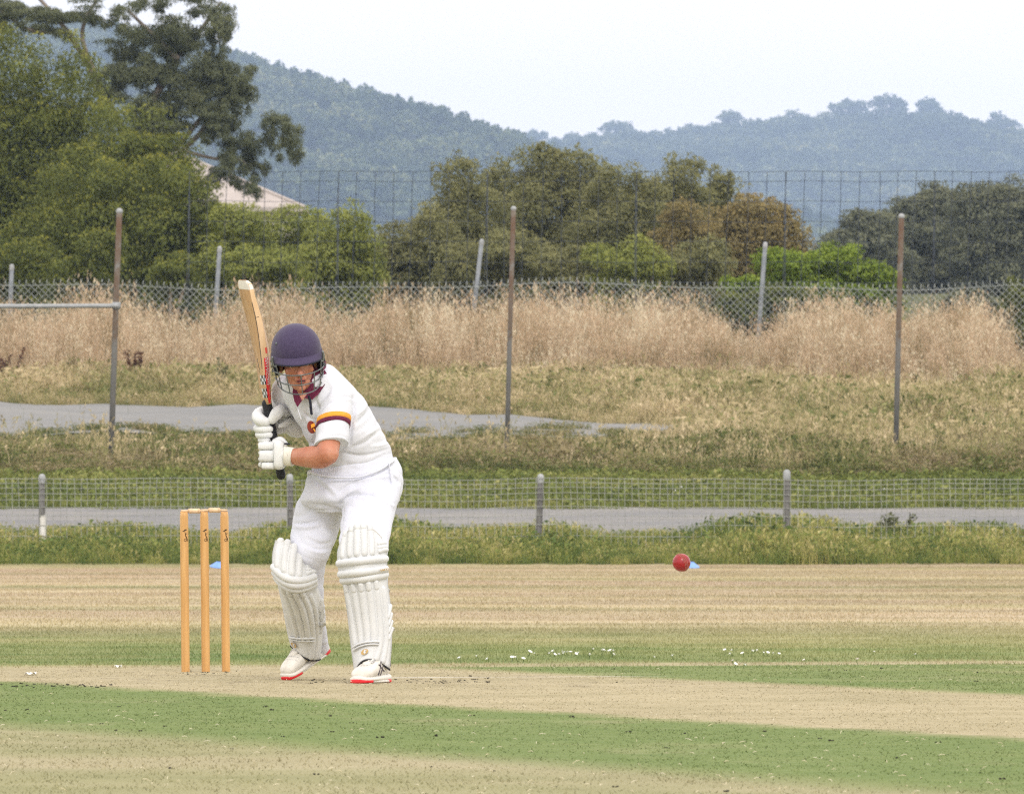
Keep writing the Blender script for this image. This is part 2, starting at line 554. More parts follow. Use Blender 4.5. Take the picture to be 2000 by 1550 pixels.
m_gravel, nt, b = new_mat('gravel')
f1 = noise_tex(nt, 14, 5, pos_vec(nt)); f2 = noise_tex(nt, 1.0, 3, pos_vec(nt, (.5, 1.6, 1)))
r1 = ramp(nt, [(.3, (.115, .115, .118)), (.5, (.185, .184, .184)), (.72, (.29, .285, .28))], f1)
r2 = ramp(nt, [(.42, (.16, .16, .162)), (.62, (.27, .25, .215))], f2)
nt.links.new(mixc(nt, .45, r1.outputs[0], r2.outputs[0]), b.inputs['Base Color'])
b.inputs['Roughness'].default_value = .95
bn = N(nt, 'ShaderNodeBump'); bn.inputs['Strength'].default_value = .8; bn.inputs['Distance'].default_value = .03
nt.links.new(f1, bn.inputs['Height']); nt.links.new(bn.outputs[0], b.inputs['Normal'])
xs = np.arange(-40, 40.1, .8)
V, Fq = strip(xs, lambda x: 130.2, lambda x: 137.0 + .12 * math.sin(x * 1.1) + .08 * math.sin(x * 3.1), .025)
tag(mk('gravel_track', V, Fq, m_gravel), 'grey gravel track behind the low wire fence', 'track', kind='structure')

m_asph, nt, b = new_mat('weathered_asphalt')
f1 = noise_tex(nt, 9, 5, pos_vec(nt)); f2 = noise_tex(nt, 1.0, 3, pos_vec(nt, (.25, 1.0, 1)))
r1 = ramp(nt, [(.3, (.145, .147, .145)), (.7, (.215, .215, .205))], f1)
r2 = ramp(nt, [(.4, (.16, .163, .162)), (.65, (.235, .228, .21))], f2)
nt.links.new(mixc(nt, .5, r1.outputs[0], r2.outputs[0]), b.inputs['Base Color'])
b.inputs['Roughness'].default_value = .9
def road_far(x):
    return float(np.interp(x, [-40, -9.1, -2.4, 0, 2.1, 5, 8, 40], [186, 180.5, 175.5, 173.3, 170.4, 168.3, 166.5, 165.5])) + .10 * math.sin(x * 1.7)
def road_near(x):
    return float(np.interp(x, [-40, -8, 0, 3, 7, 40], [166, 164.6, 163.6, 163, 163.0, 163.0]))
V, Fq = strip(xs, road_near, road_far, .02)
tag(mk('asphalt_road', V, Fq, m_asph), 'pale weathered asphalt road along the top of the bank', 'road', kind='structure')

# ------------------------------------------------------------------ grass: tufts strewn over the ground
def blade_tufts(name, n, size, hmin, hmax, width, lean, seedhead=0.0, m=None, leaf=0.0, curve=.3, clump=0):
    """a tuft of blades standing on a patch of the given size; tint varies per blade"""
    px = (rng.random((n, 2)) - .5) * size
    if clump:
        c = (rng.random((clump, 2)) - .5) * size
        px = c[rng.integers(0, clump, n)] + rng.normal(0, size * .06, (n, 2))
    h = hmin + (hmax - hmin) * rng.random(n) ** 1.3
    ang = rng.random(n) * 6.283; ln = lean * h * rng.random(n)
    dx, dy = np.cos(ang) * ln, np.sin(ang) * ln
    fa = rng.random(n) * 3.1416
    wx, wy = np.cos(fa) * width / 2, np.sin(fa) * width / 2
    z0 = np.zeros(n)
    base = np.stack([px[:, 0], px[:, 1], z0 - .01], -1)
    mid = base + np.stack([dx * curve, dy * curve, h * .55], -1)
    tip = base + np.stack([dx, dy, h], -1)
    w = np.stack([wx, wy, z0], -1)
    V = np.stack([base - w, base + w, mid + w * .8, mid - w * .8, tip], 1)
    k = (np.arange(n) * 5)[:, None]
    T = np.concatenate([k + [[0, 1, 2]], k + [[0, 2, 3]], k + [[3, 2, 4]]])
    V = V.reshape(-1, 3); tint = np.repeat(rng.random(n) * .8, 5)
    if seedhead:
        q = int(n * seedhead); idx = rng.choice(n, q, replace=False); Vs, Ts, ts = [], [], []
        k0 = len(V)
        for rep in range(5):
            f = rng.random(q)[:, None]
            c = tip[idx] - (tip[idx] - mid[idx]) * (f * .55)
            o = rng.normal(0, 1, (q, 3)) * [.022, .022, .01]
            d = rng.normal(0, 1, (q, 3)) * [.014, .014, .006] + [0, 0, .030]
            s = rng.normal(0, 1, (q, 3)) * [.012, .012, .004]
            Vs.append(np.stack([c + o - d, c + o + s, c + o + d], 1).reshape(-1, 3))
            Ts.append(k0 + (np.arange(q) * 3)[:, None] + [[0, 1, 2]]); k0 += q * 3
            ts.append(np.repeat(.72 + .28 * rng.random(q), 3))
        V = np.vstack([V] + Vs); T = np.vstack([T] + Ts); tint = np.concatenate([tint] + ts)
    if leaf:
        q = int(n * leaf); k0 = len(V)
        c = np.stack([(rng.random(q) - .5) * size, (rng.random(q) - .5) * size, hmin * .2 + rng.random(q) ** 1.5 * hmax * .8], -1)
        a = rng.normal(0, 1, (q, 3)); a /= np.linalg.norm(a, axis=1)[:, None]; a[:, 2] = np.abs(a[:, 2]) * .6
        bb = np.cross(a, rng.normal(0, 1, (q, 3))); bb /= np.linalg.norm(bb, axis=1)[:, None]
        L = (.02 + .03 * rng.random(q))[:, None]
        Vl = np.stack([c, c + a * L + bb * L * .45, c + a * L * 2, c + a * L - bb * L * .45], 1).reshape(-1, 3)
        kk = k0 + (np.arange(q) * 4)[:, None]
        T = np.vstack([T, kk + [[0, 1, 2]], kk + [[0, 2, 3]]]); V = np.vstack([V, Vl])
        tint = np.concatenate([tint, np.repeat(rng.random(q) * .45, 4)])
    me = fast_mesh(name, V, T.astype(np.int32))
    attr(me, 'tint', tint)
    me.materials.append(m)
    return bpy.data.objects.new(name, me)

def scatter(name, tufts, X, Y, S, m, label, cat, zf=zt, tilt=0.0, kind='stuff'):
    """stuff nobody could count: tufts instanced on points"""
    c = bpy.data.collections.new(name + '_tufts')
    for t in tufts: c.objects.link(t)
    n = len(X)
    me = bpy.data.meshes.new(name)
    me.vertices.add(n)
    me.vertices.foreach_set('co', np.stack([X, Y, zf(X, Y)], -1).astype(np.float32).ravel())
    S = np.asarray(S, dtype=float)
    if S.ndim == 1: S = np.stack([S, S, S], -1)
    attr(me, 'scl', S, 'FLOAT_VECTOR')
    rot = np.stack([rng.normal(0, tilt, n), rng.normal(0, tilt, n), rng.random(n) * 6.283], -1)
    attr(me, 'rot', rot, 'FLOAT_VECTOR')
    attr(me, 'idx', rng.integers(0, len(tufts), n), 'INT')
    me.materials.append(m)
    o = link(name, me)
    g = bpy.data.node_groups.new(name + '_strew', 'GeometryNodeTree')
    g.interface.new_socket('Geometry', in_out='INPUT', socket_type='NodeSocketGeometry')
    g.interface.new_socket('Geometry', in_out='OUTPUT', socket_type='NodeSocketGeometry')
    gi = g.nodes.new('NodeGroupInput'); go = g.nodes.new('NodeGroupOutput')
    ip = g.nodes.new('GeometryNodeInstanceOnPoints')
    ci = g.nodes.new('GeometryNodeCollectionInfo'); ci.inputs['Collection'].default_value = c
    ci.inputs['Separate Children'].default_value = True; ci.inputs['Reset Children'].default_value = True
    def na(nm, t):
        q = g.nodes.new('GeometryNodeInputNamedAttribute'); q.data_type = t; q.inputs['Name'].default_value = nm
        return q.outputs[0]
    L = g.links.new
    L(gi.outputs[0], ip.inputs['Points']); L(ci.outputs[0], ip.inputs['Instance'])
    ip.inputs['Pick Instance'].default_value = True
    L(na('idx', 'INT'), ip.inputs['Instance Index'])
    er = g.nodes.new('FunctionNodeEulerToRotation'); L(na('rot', 'FLOAT_VECTOR'), er.inputs[0])
    L(er.outputs[0], ip.inputs['Rotation']); L(na('scl', 'FLOAT_VECTOR'), ip.inputs['Scale'])
    L(ip.outputs[0], go.inputs[0])
    md = o.modifiers.new('strew', 'NODES'); md.node_group = g
    return tag(o, label, cat, kind=kind)

def pts_in(x0, x1, y0, y1, n):
    return x0 + (x1 - x0) * rng.random(n), y0 + (y1 - y0) * rng.random(n)

def uv_of(X, Y):
    return (X - OX) * UX + (Y - OY) * UY, (X - OX) * VX + (Y - OY) * VY

# short mown blades on the field, shaved on the pitch
tu = [blade_tufts('mown_tuft', 1100, 1.05, .008, .030, .0035, .9, m=m_blade) for _ in range(4)]
xs_, ys_ = np.meshgrid(np.arange(-5.5, 5.6, .8), np.arange(22, 62, .8))
X = xs_.ravel() + rng.normal(0, .1, xs_.size); Y = ys_.ravel() + rng.normal(0, .1, xs_.size)
keep = np.abs(X) < Y * .0505 + 1.2
X, Y = X[keep], Y[keep]
u_, v_ = uv_of(X, Y)
hz = np.where((v_ > -1.7) & (v_ < 1.3) & (u_ > -1.2), .22, np.where((v_ > -4.2) & (v_ < -1.6), .32, np.where((v_ < -4), .45, .9)))
hz = np.where((v_ >= 1.3) & (v_ < 4.2) & (u_ > -.9), .45, hz)
scatter('mown_grass', tu, X, Y, np.stack([np.ones_like(hz), np.ones_like(hz), hz], -1), m_blade, 'short mown grass around the pitch', 'grass')
tu = [blade_tufts('field_tuft', 1100, 1.7, .008, .030, .006, 1.0, m=m_blade) for _ in range(4)]
xs_, ys_ = np.meshgrid(np.arange(-10, 10.1, 1.3), np.arange(61, 125, 1.3))
X = xs_.ravel() + rng.normal(0, .2, xs_.size); Y = ys_.ravel() + rng.normal(0, .2, xs_.size)
keep = np.abs(X) < Y * .0505 + 2
X, Y = X[keep], Y[keep]
scatter('outfield_grass', tu, X, Y, rng.uniform(.8, 1.2, len(X)), m_blade, 'dry tan outfield grass running back to the low fence', 'grass')

def grass_mat(name, stops, wscale=.35, wamt=.5, transl=.2, xs=1.0, gain=1.25, vary=.45):
    m, nt, b = new_mat(name)
    a = nt.nodes.new('ShaderNodeAttribute'); a.attribute_name = 'tint'
    w = noise_tex(nt, wscale, 3, pos_vec(nt, (xs, .6, .6)), .6)
    w = math_(nt, 'MULTIPLY_ADD', math_(nt, 'SUBTRACT', w, .5), 1.9, clamp=True, c=.5)
    f = math_(nt, 'ADD', math_(nt, 'MULTIPLY', a.outputs['Fac'], 1 - wamt), math_(nt, 'MULTIPLY', w, wamt))
    oi = nt.nodes.new('ShaderNodeObjectInfo')
    f = math_(nt, 'MULTIPLY_ADD', math_(nt, 'SUBTRACT', oi.outputs['Random'], .5), vary, clamp=True, c=f)
    stops = [(p, tuple(min(q * gain, .7) for q in c)) for p, c in stops]
    r = ramp(nt, stops, f)
    nt.links.new(r.outputs[0], b.inputs['Base Color'])
    b.inputs['Roughness'].default_value = .85; b.inputs['Specular IOR Level'].default_value = .08
    t = nt.nodes.new('ShaderNodeBsdfTranslucent'); nt.links.new(r.outputs[0], t.inputs[0])
    mx = nt.nodes.new('ShaderNodeMixShader'); mx.inputs[0].default_value = transl
    nt.links.new(b.outputs[0], mx.inputs[1]); nt.links.new(t.outputs[0], mx.inputs[2])
    nt.links.new(mx.outputs[0], nt.nodes['Material Output'].inputs[0])
    return m

# long green grass at the foot of the low fence
m_long = grass_mat('long_grass', [(.08, (.055, .085, .03)), (.3, (.105, .15, .042)), (.5, (.19, .215, .06)), (.7, (.28, .265, .085)), (.95, (.40, .35, .17))], .55)
tu = [blade_tufts('long_grass_tuft', 190, .6, .09, .33, .009, .55, seedhead=.06, m=m_long, leaf=.15) for _ in range(6)]
n = 2600
X, Y = pts_in(-9.5, 9.5, 124.7, 130.3, n)
s = (.75 + .45 * np.sin(X * 1.7 + 2) * np.sin(X * .6) + rng.uniform(-.15, .25, n)) * np.interp(Y, [124.7, 125.4, 129, 130.3], [.55, 1, 1.05, .8])
scatter('long_grass', tu, X, Y, np.clip(s, .4, 1.5), m_long, 'long green and yellow grass along the foot of the low fence', 'grass')

# mown green verge between the track and the bank
m_verge = grass_mat('verge_grass', [(.1, (.08, .105, .032)), (.4, (.14, .165, .045)), (.65, (.21, .215, .07)), (.95, (.34, .30, .14))], .5, xs=.4)
tu = [blade_tufts('verge_tuft', 200, .8, .04, .12, .012, .8, m=m_verge, leaf=.3) for _ in range(4)]
X, Y = pts_in(-10.5, 10.5, 137.0, 146.0, 1500)
scatter('verge_grass', tu, X, Y, rng.uniform(.7, 1.3, len(X)), m_verge, 'short green verge between gravel track and weedy bank', 'grass')

# rank weeds on the bank
m_weed = grass_mat('bank_weeds', [(.05, (.055, .068, .026)), (.28, (.12, .145, .045)), (.48, (.19, .20, .07)), (.58, (.25, .21, .105)), (.75, (.30, .245, .14)), (.95, (.42, .35, .23))], .45, .66, gain=1.0)
tu = [blade_tufts('weed_tuft', 110, .6, .10, .42, .012, .9, seedhead=.15, m=m_weed, leaf=1.6) for _ in range(6)]
X, Y = pts_in(-11.5, 11.5, 145.2, 166.5, 5200)
right = np.clip((X - 3.0) / 3.5, 0, 1)
hs = np.interp(Y, [145, 147, 152, 158, 162, 166.5], [.35, .62, .72, .5, .26, .22]) + right * np.interp(Y, [152, 160, 166], [.1, .35, .75])
hs *= .8 + .35 * np.sin(X * 1.1 + 1.) * np.sin(X * .37 + Y * .3) + .25 * np.sin(X * 3.7 + Y) + rng.uniform(-.25, .45, len(X))
keep = (Y < 162.6) | (X > 3.2) | (rng.random(len(X)) < .18)
X, Y, hs = X[keep], Y[keep], hs[keep]
scatter('bank_weeds', tu, X, Y, np.stack([hs * .3 + .8, hs * .3 + .8, np.clip(hs, .3, 1.7)], -1), m_weed, 'rank green and brown weeds covering the bank', 'weeds')

# dry roadside fringe and tall straw grass in front of the chain-link fence
m_fringe = grass_mat('roadside_grass', [(.10, (.12, .14, .05)), (.32, (.22, .212, .088)), (.55, (.345, .288, .155)), (.9, (.50, .41, .26))], .5, .62, vary=.6)
tu = [blade_tufts('fringe_tuft', 100, .6, .08, .34, .011, .8, seedhead=.2, m=m_fringe, leaf=.4) for _ in range(4)]
X, Y = pts_in(-12.5, 12.5, 158, 186.5, 6800)
rf = np.array([road_far(x) for x in X])
keep = (Y > rf - .15) | ((X > 3.6 + rng.normal(0, .6, len(X))) & (rng.random(len(X)) < .6))
X, Y = X[keep], Y[keep]
hs = rng.uniform(.7, 1.4, len(X)) * np.clip(.5 + np.abs(Y - rf[keep]) * .25, .4, 1.35)
scatter('roadside_grass', tu, X, Y, hs, m_fringe, 'olive and straw grass fringing the far side of the road', 'grass')

m_dry = grass_mat('dry_grass', [(.03, (.10, .095, .042)), (.2, (.205, .165, .085)), (.42, (.33, .243, .155)), (.66, (.425, .320, .215)), (1.0, (.54, .46, .335))], .7, .40, .3, gain=1.36, vary=.78)
tu = [blade_tufts('dry_grass_tuft', 90, .75, .4, 1.3, .008, .28, seedhead=.45, m=m_dry, clump=5) for _ in range(10)]
X, Y = pts_in(-13, 13, 176, 198.6, 8200)
edge = np.interp(X, [-13, -3, 1.5, 6, 13], [184.5, 184, 181, 176.5, 176])
keep = Y > edge - 2.5 + rng.random(len(X)) ** .6 * 8
X, Y = X[keep], Y[keep]
hs = (.40 + .95 * rng.random(len(X)) ** 1.8) * np.interp(X, [-13, 2, 4.5, 13], [1.0, 1.0, .92, .9]) * np.clip((Y - np.interp(X, [-13, -3, 1.5, 6, 13], [184.5, 184, 181, 176.5, 176])) * .10 + .45, .4, 1.05)
hs *= 1.0 + .07 * np.sin(X * .9 + .7) + .08 * np.sin(X * 2.3) - .12 * np.exp(-((X + 6.0) / 1.0) ** 2) - .25 * np.exp(-((X - 4.6) / .7) ** 2) - .78 * np.exp(-((X * 199 / Y - 10.0) / .5) ** 2) + .15 * np.sin(X * 5.1 + 2) * np.sin(X * 3.3)
scatter('tall_dry_grass', tu, X, Y, np.stack([hs * .4 + .6, hs * .4 + .6, hs], -1), m_dry, 'tall straw coloured dry grass in front of the chain-link fence', 'grass', tilt=.06)

tu = [blade_tufts('stalk_tuft', 14, .5, .35, .75, .009, .5, seedhead=.8, m=m_fringe) for _ in range(5)]
X, Y = pts_in(-11.5, 11.5, 146, 182, 1500)
rf = np.array([road_far(x) for x in X]); rn = np.array([road_near(x) for x in X])
keep = (Y < rn - 6) | (Y > rf + .3) | (X > 3.6)
keep &= rng.random(len(X)) < np.interp(X, [-8, 1, 4, 10], [.45, .5, 1, 1])
scatter('seeding_stalks', tu, X[keep], Y[keep], rng.uniform(.6, 1.2, keep.sum()), m_fringe, 'straw seed stalks dotted over the bank', 'grass', tilt=.1)

tu = [blade_tufts('tall_stalk_tuft', 9, .55, .9, 1.45, .008, .22, seedhead=1.0, m=m_dry) for _ in range(6)]
X, Y = pts_in(-12, 9.2, 186, 198.5, 420)
scatter('tall_seed_stalks', tu, X, Y, rng.uniform(.75, 1.05, len(X)), m_dry, 'single tall seed stalks rising above the dry grass', 'grass', tilt=.07)
# ------------------------------------------------------------------ far hills
def ridge(xs_px, ys_px, d):
    return np.array([(x - 1000) * d / F for x in xs_px]), np.array([HC + (YH - y) * d / F for y in ys_px])
m_hill = plain('hill_ground', (.030, .042, .020), (.055, .062, .03), scale=.02, rough=1, spec=.05)
HL = ridge([-1400, -600, -200, 100, 430, 500, 560, 640, 760, 880, 1000, 1100, 1300, 1700, 2600],
           [200, 110, 85, 112, 174, 202, 224, 246, 274, 302, 336, 372, 440, 540, 640], 4800)
HR = ridge([-900, 300, 700, 900, 1000, 1060, 1150, 1220, 1270, 1350, 1450, 1580, 1700, 1800, 1880, 1920, 1960, 2100, 2900],
           [450, 430, 390, 360, 345, 324, 312, 306, 314, 304, 290, 288, 276, 282, 300, 308, 298, 302, 322], 7200)
def hill_z(H, y0, yr):
    def f(x, y):
        top = np.interp(x, H[0], H[1])
        t = np.clip((y - y0) / (yr - y0), 0, 1.3)
        s = np.where(t <= 1, np.sin(t * math.pi / 2) ** 1.25, 1 - (t - 1) * 1.2)
        return 6 + (top - 6) * s + 4 * np.sin(x * .021 + y * .008) * (t < .93)
    return f
zL, zR = hill_z(HL, 2700, 4800), hill_z(HR, 4640, 7200)
V, Fq = grid_mesh(np.linspace(-460, 400, 100), np.linspace(2640, 5090, 60), zL)
tag(mk('hill', V, Fq, m_hill), 'blue hazy wooded hill sloping down behind the left trees', 'hill', kind='structure')
V, Fq = grid_mesh(np.linspace(-465, 465, 110), np.linspace(4560, 7600, 60), zR)
tag(mk('hill', V, Fq, m_hill), 'farther blue hazy wooded ridge across the right half', 'hill', kind='structure')

def leaf_quads(C, D, Ln, Wd, fold=.15, Nt=None):
    """leaf-shaped faces at C pointing along D"""
    n = len(C)
    D = D / (np.linalg.norm(D, axis=1)[:, None] + 1e-9)
    s = np.cross(D, rng.normal(0, 1, (n, 3)) * (.42 if Nt is not None else 1) + (Nt if Nt is not None else 0)); s /= np.linalg.norm(s, axis=1)[:, None] + 1e-9
    up = np.cross(s, D)
    Ln = np.asarray(Ln).reshape(-1, 1); Wd = np.asarray(Wd).reshape(-1, 1)
    V = np.stack([C - D * Ln * .5, C + s * Wd * .5 + up * Wd * fold, C + D * Ln * .5, C - s * Wd * .5 + up * Wd * fold], 1).reshape(-1, 3)
    k = (np.arange(n) * 4)[:, None]
    return V, k + np.array([[0, 1, 2, 3]])

def crown(name, lobes, leaves, ll, lw, m, parent=None, puffs=26, puff_r=.34, droop=.5, inner=.18, up_young=0.0, spread=1.0):
    """a crown of leaf faces: lobes -> puffs -> leaves; uneven outline with gaps"""
    lobes = np.array(lobes, dtype=float)
    vol = (lobes[:, 3] * lobes[:, 5]) ** 1.0
    Cs, Ds, Yg, Tn, Ns = [], [], [], [], []
    for lb, wgt in zip(lobes, vol / vol.sum()):
        c, r = lb[:3], lb[3:6]
        k = puffs
        d = rng.normal(0, 1, (k, 3)); d[:, 1] -= .35; d[:, 2] += .25
        d /= np.linalg.norm(d, axis=1)[:, None]
        pc = c + d * r * rng.uniform(.55, .95, (k, 1))
        pr = r * puff_r * rng.uniform(.65, 1.35, (k, 1))
        nl = int(leaves * wgt * (1 - inner))
        w = (pr[:, 0] * pr[:, 2]); w /= w.sum()
        pi = rng.choice(k, nl, p=w)
        e = rng.normal(0, 1, (nl, 3)) + d[pi] * .9 + [0, 0, .35]
        e /= np.linalg.norm(e, axis=1)[:, None]
        q = rng.random(nl) ** .45
        Cs.append(pc[pi] + e * pr[pi] * (q * 1.08)[:, None] * spread)
        Ns.append(e * .8 + d[pi] * .5)
        Ds.append(e * (1 - droop) * .6 + rng.normal(0, .45, (nl, 3)) + [0, 0, -droop])
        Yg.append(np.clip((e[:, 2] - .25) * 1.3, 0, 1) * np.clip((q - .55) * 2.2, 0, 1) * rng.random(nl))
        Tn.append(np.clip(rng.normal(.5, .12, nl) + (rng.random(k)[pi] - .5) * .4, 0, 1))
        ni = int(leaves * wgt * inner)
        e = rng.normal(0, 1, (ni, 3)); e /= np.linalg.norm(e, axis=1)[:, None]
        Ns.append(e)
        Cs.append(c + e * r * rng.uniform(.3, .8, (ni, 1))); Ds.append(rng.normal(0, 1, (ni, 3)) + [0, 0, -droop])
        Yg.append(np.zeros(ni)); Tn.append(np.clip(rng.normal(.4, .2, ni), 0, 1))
    C = np.vstack(Cs); D = np.vstack(Ds); n = len(C)
    V, Fq = leaf_quads(C, D, ll * rng.uniform(.6, 1.4, n), lw * rng.uniform(.6, 1.4, n), Nt=np.vstack(Ns))
    me = fast_mesh(name, V - BASE, Fq)
    attr(me, 'tint', np.repeat(np.concatenate(Tn), 4))
    attr(me, 'young', np.repeat(np.concatenate(Yg), 4) * up_young)
    return link(name, me, m, parent, BASE)

def limb(mb, pts, r0, r1, n=7, res=10):
    pts = np.array(pts, dtype=float)
    V, Fa = tube(pts, np.linspace(r0, r1, len(pts)), n=n, res=res)
    mb.add(V, Fa)

m_bark = plain('bark', (.16, .125, .095), (.30, .25, .2), scale=5, rough=.95, spec=.1, bump=.5)
m_gumbark = plain('gum_bark', (.17, .14, .115), (.28, .24, .20), scale=3, rough=.9, spec=.15)

# woodland on the hills: far too many crowns to count
m_wood = leafy('woodland_leaves', [(.18, (.003, .008, .004)), (.42, (.026, .042, .018)), (.60, (.10, .12, .05)), (.80, (.25, .23, .10))], wscale=.013, wamt=.62)
def far_tree(name, w, h, n, m, conif=False):
    lob = []
    if conif:
        for i in range(6):
            f = i / 5
            lob.append((rng.normal(0, .2), rng.normal(0, .2), h * (.22 + .72 * f), w * (1.05 - .85 * f), w * (1.05 - .85 * f), h * .13))
    else:
        for i in range(7):
            a = rng.random() * 6.283; q = rng.random() ** .5 * w * .7
            lob.append((q * math.cos(a), q * math.sin(a), h * rng.uniform(.5, .88), w * rng.uniform(.4, .65), w * rng.uniform(.4, .65), h * rng.uniform(.1, .2)))
    set_base((0, 0, 0))
    mb = MB(); limb(mb, [(0, 0, -1), (.1, 0, h * .4), (.2, .1, h * .7)], .28, .1, n=5, res=4)
    return lob, mb
wood_tufts = []
for k in range(4):
    lob, mb = far_tree('wood', 4.4, 8.5, 260, m_wood, k == 3)
    o = crown('woodland_crown', lob, 420, 1.25, .8, m_wood, puffs=9, puff_r=.5, droop=.1, inner=.15)
    COL.objects.unlink(o); wood_tufts.append(o)
X, Y = pts_in(-400, 240, 3600, 4785, 5600)
scatter('hill_woodland', wood_tufts, X, Y, 1.6 * rng.uniform(.5, 1.0, len(X)) * np.interp(Y, [4480, 4720], [1, .8]), m_wood, 'dense blue-green woodland covering the nearer left hill', 'woodland', zf=zL)
wood2 = [bpy.data.objects.new('woodland_crown', t.data) for t in wood_tufts]
X, Y = pts_in(-190, 460, 5600, 7040, 6800)
scatter('ridge_woodland', wood2, X, Y, 1.6 * rng.uniform(.8, 1.4, len(X)) * np.interp(Y, [6400, 6880], [1, .55]), m_wood, 'pale blue woodland covering the far right ridge', 'woodland', zf=zR)

# single trees standing out on the skyline
def skyline_master(name, w, h, n, conif, lift=.45):
    t = empty(name, (0, 0, 0))
    if conif:
        lob = [(rng.normal(0, .2), rng.normal(0, .2), h * (.2 + .72 * i / 6), w * (1.0 - .8 * i / 6), w * (1.0 - .8 * i / 6), h * .12) for i in range(7)]
        mb = MB(); limb(mb, [(0, 0, -2), (.1, 0, h * .5), (0, 0, h * .95)], .3, .08, n=5, res=5)
    else:
        lob = []; mb = MB()
        limb(mb, [(0, 0, -2), (.3, 0, h * .3), (.1, 0, h * .55)], .42, .24, n=6, res=5)
        for i in range(9):
            a = rng.random() * 6.283; q = rng.uniform(.2, 1) * w * .75
            z = h * rng.uniform(lift + .12, .92) - q * .18
            lob.append((q * math.cos(a), q * math.sin(a), z, w * rng.uniform(.3, .5), w * rng.uniform(.3, .5), h * rng.uniform(.06, .13)))
            limb(mb, [(.2, 0, h * rng.uniform(.3, .5)), (q * .5 * math.cos(a), q * .5 * math.sin(a), z - h * .15), (q * math.cos(a), q * math.sin(a), z)], .2, .07, n=5, res=5)
    V, Fa = mb.arrays(); mk('trunk', V, Fa, m_bark, t)
    crown('crown', lob, n, 1.1, .65, m_wood, t, puffs=9, puff_r=.5, droop=.15)
    return t
def dup(root, loc, rz, sc, label=None):
    r = root.copy(); COL.objects.link(r); r.location = tuple(loc); r.rotation_euler = (0, 0, rz); r.scale = (sc[0], sc[0], sc[1])
    if label: r['label'] = label
    for ch in list(root.children):
        c = ch.copy(); COL.objects.link(c); c.parent = r
    return r
masters = [skyline_master('skyline_tree', 6.6, 14, 1300, False, .50), skyline_master('skyline_tree', 5.0, 13, 800, False, .55)]
pines = [skyline_master('skyline_pine', 3.0, 11, 700, True), skyline_master('skyline_pine', 3.6, 9, 700, True)]
used = set()
ORD = ('first second third fourth fifth sixth seventh eighth ninth tenth eleventh twelfth thirteenth fourteenth fifteenth sixteenth seventeenth eighteenth nineteenth twentieth '
       'twenty-first twenty-second twenty-third twenty-fourth twenty-fifth twenty-sixth twenty-seventh twenty-eighth twenty-ninth thirtieth').split()
def place(pool, k, loc, sc, label, group, cat='tree'):
    t = pool[k]
    if id(t) not in used:
        used.add(id(t)); t.location = tuple(loc); t.scale = (sc[0], sc[0], sc[1]); o = t
    else:
        o = dup(t, loc, rng.random() * 6.283, sc)
    return tag(o, label, cat, group)
sky_px = [1034, 1078, 1108, 1156, 1188, 1222, 1290, 1310, 1352, 1392, 1438, 1462, 1512, 1548, 1562, 1606, 1652, 1684, 1722, 1752, 1796, 1826, 1866, 1950, 1978, 2030]
sky_top = [258, 268, 262, 258, 240, 236, 258, 250, 246, 238, 220, 234, 230, 214, 226, 218, 198, 206, 188, 196, 196, 208, 222, 218, 236, 240]
for i, (px, py) in enumerate(zip(sky_px, sky_top)):
    d = 7150.0 + (i % 3) * 20
    x = (px - 1000) * d / F; z0 = float(zR(np.array(x), np.array(d)))
    h = HC + (YH - py) * d / F - z0 + 1.0
    lab = 'hazy gum tree, %s from the left along the far right ridge skyline' % ORD[i]
    if i == 23: lab = 'lone round-topped hazy tree at the right end of the ridge skyline'
    if i == 18: lab = 'tallest hazy gum tree on the crest of the right ridge'
    place(masters, i % 2, (x, d, z0 - .5), (h / 14 * (1.0 if i != 23 else .9), h / 13.5), lab, 'gum trees along the right ridge')
for i, px in enumerate(range(446, 1000, 21)):
    d = 4776.0 + (i % 2) * 12
    x = (px + rng.uniform(-6, 6) - 1000) * d / F; z0 = float(zL(np.array(x), np.array(d)))
    place(pines, i % 2, (x, d, z0 - .6), (1.6 * rng.uniform(.75, 1.2), 1.6 * rng.uniform(.5, 1.2)), 'hazy pointed tree, %s from the left along the left hill skyline' % ORD[i], 'trees along the left hill skyline')

# ------------------------------------------------------------------ trees and shrubs behind the chain-link fence
def lob(x, y, rx, ry, d, dd=0.0, deep=1.0):
    p = P(x, y, d + dd); s = (d + dd) / F
    return (p[0], p[1], p[2], rx * s, (rx + ry) * .5 * s * deep, ry * s)

m_wattle = leafy('wattle_leaves', [(.1, (.034, .042, .014)), (.4, (.072, .086, .024)), (.7, (.115, .13, .034)), (1, (.17, .18, .055))], young=(.38, .35, .05), gain=1.6)
m_hedge = leafy('hedge_leaves', [(.1, (.05, .058, .018)), (.4, (.10, .115, .03)), (.7, (.155, .165, .045)), (1, (.22, .22, .075))], young=(.36, .36, .08))
m_olive = leafy('olive_leaves', [(.1, (.050, .052, .024)), (.4, (.10, .102, .046)), (.7, (.155, .152, .070)), (1, (.225, .21, .11))], young=(.30, .27, .11), transl=.42)
m_tanleaf = leafy('tan_leaves', [(.1, (.055, .048, .022)), (.4, (.115, .097, .043)), (.7, (.175, .142, .063)), (1, (.25, .20, .10))], young=(.34, .235, .09))
m_greyleaf = leafy('grey_leaves', [(.1, (.038, .042, .028)), (.4, (.072, .078, .05)), (.7, (.115, .118, .072)), (1, (.17, .17, .11))], young=(.24, .24, .13))
m_lime = leafy('lime_leaves', [(.1, (.055, .08, .014)), (.4, (.12, .17, .026)), (.7, (.19, .25, .04)), (1, (.28, .33, .07))], young=(.36, .40, .07), gain=1.35)
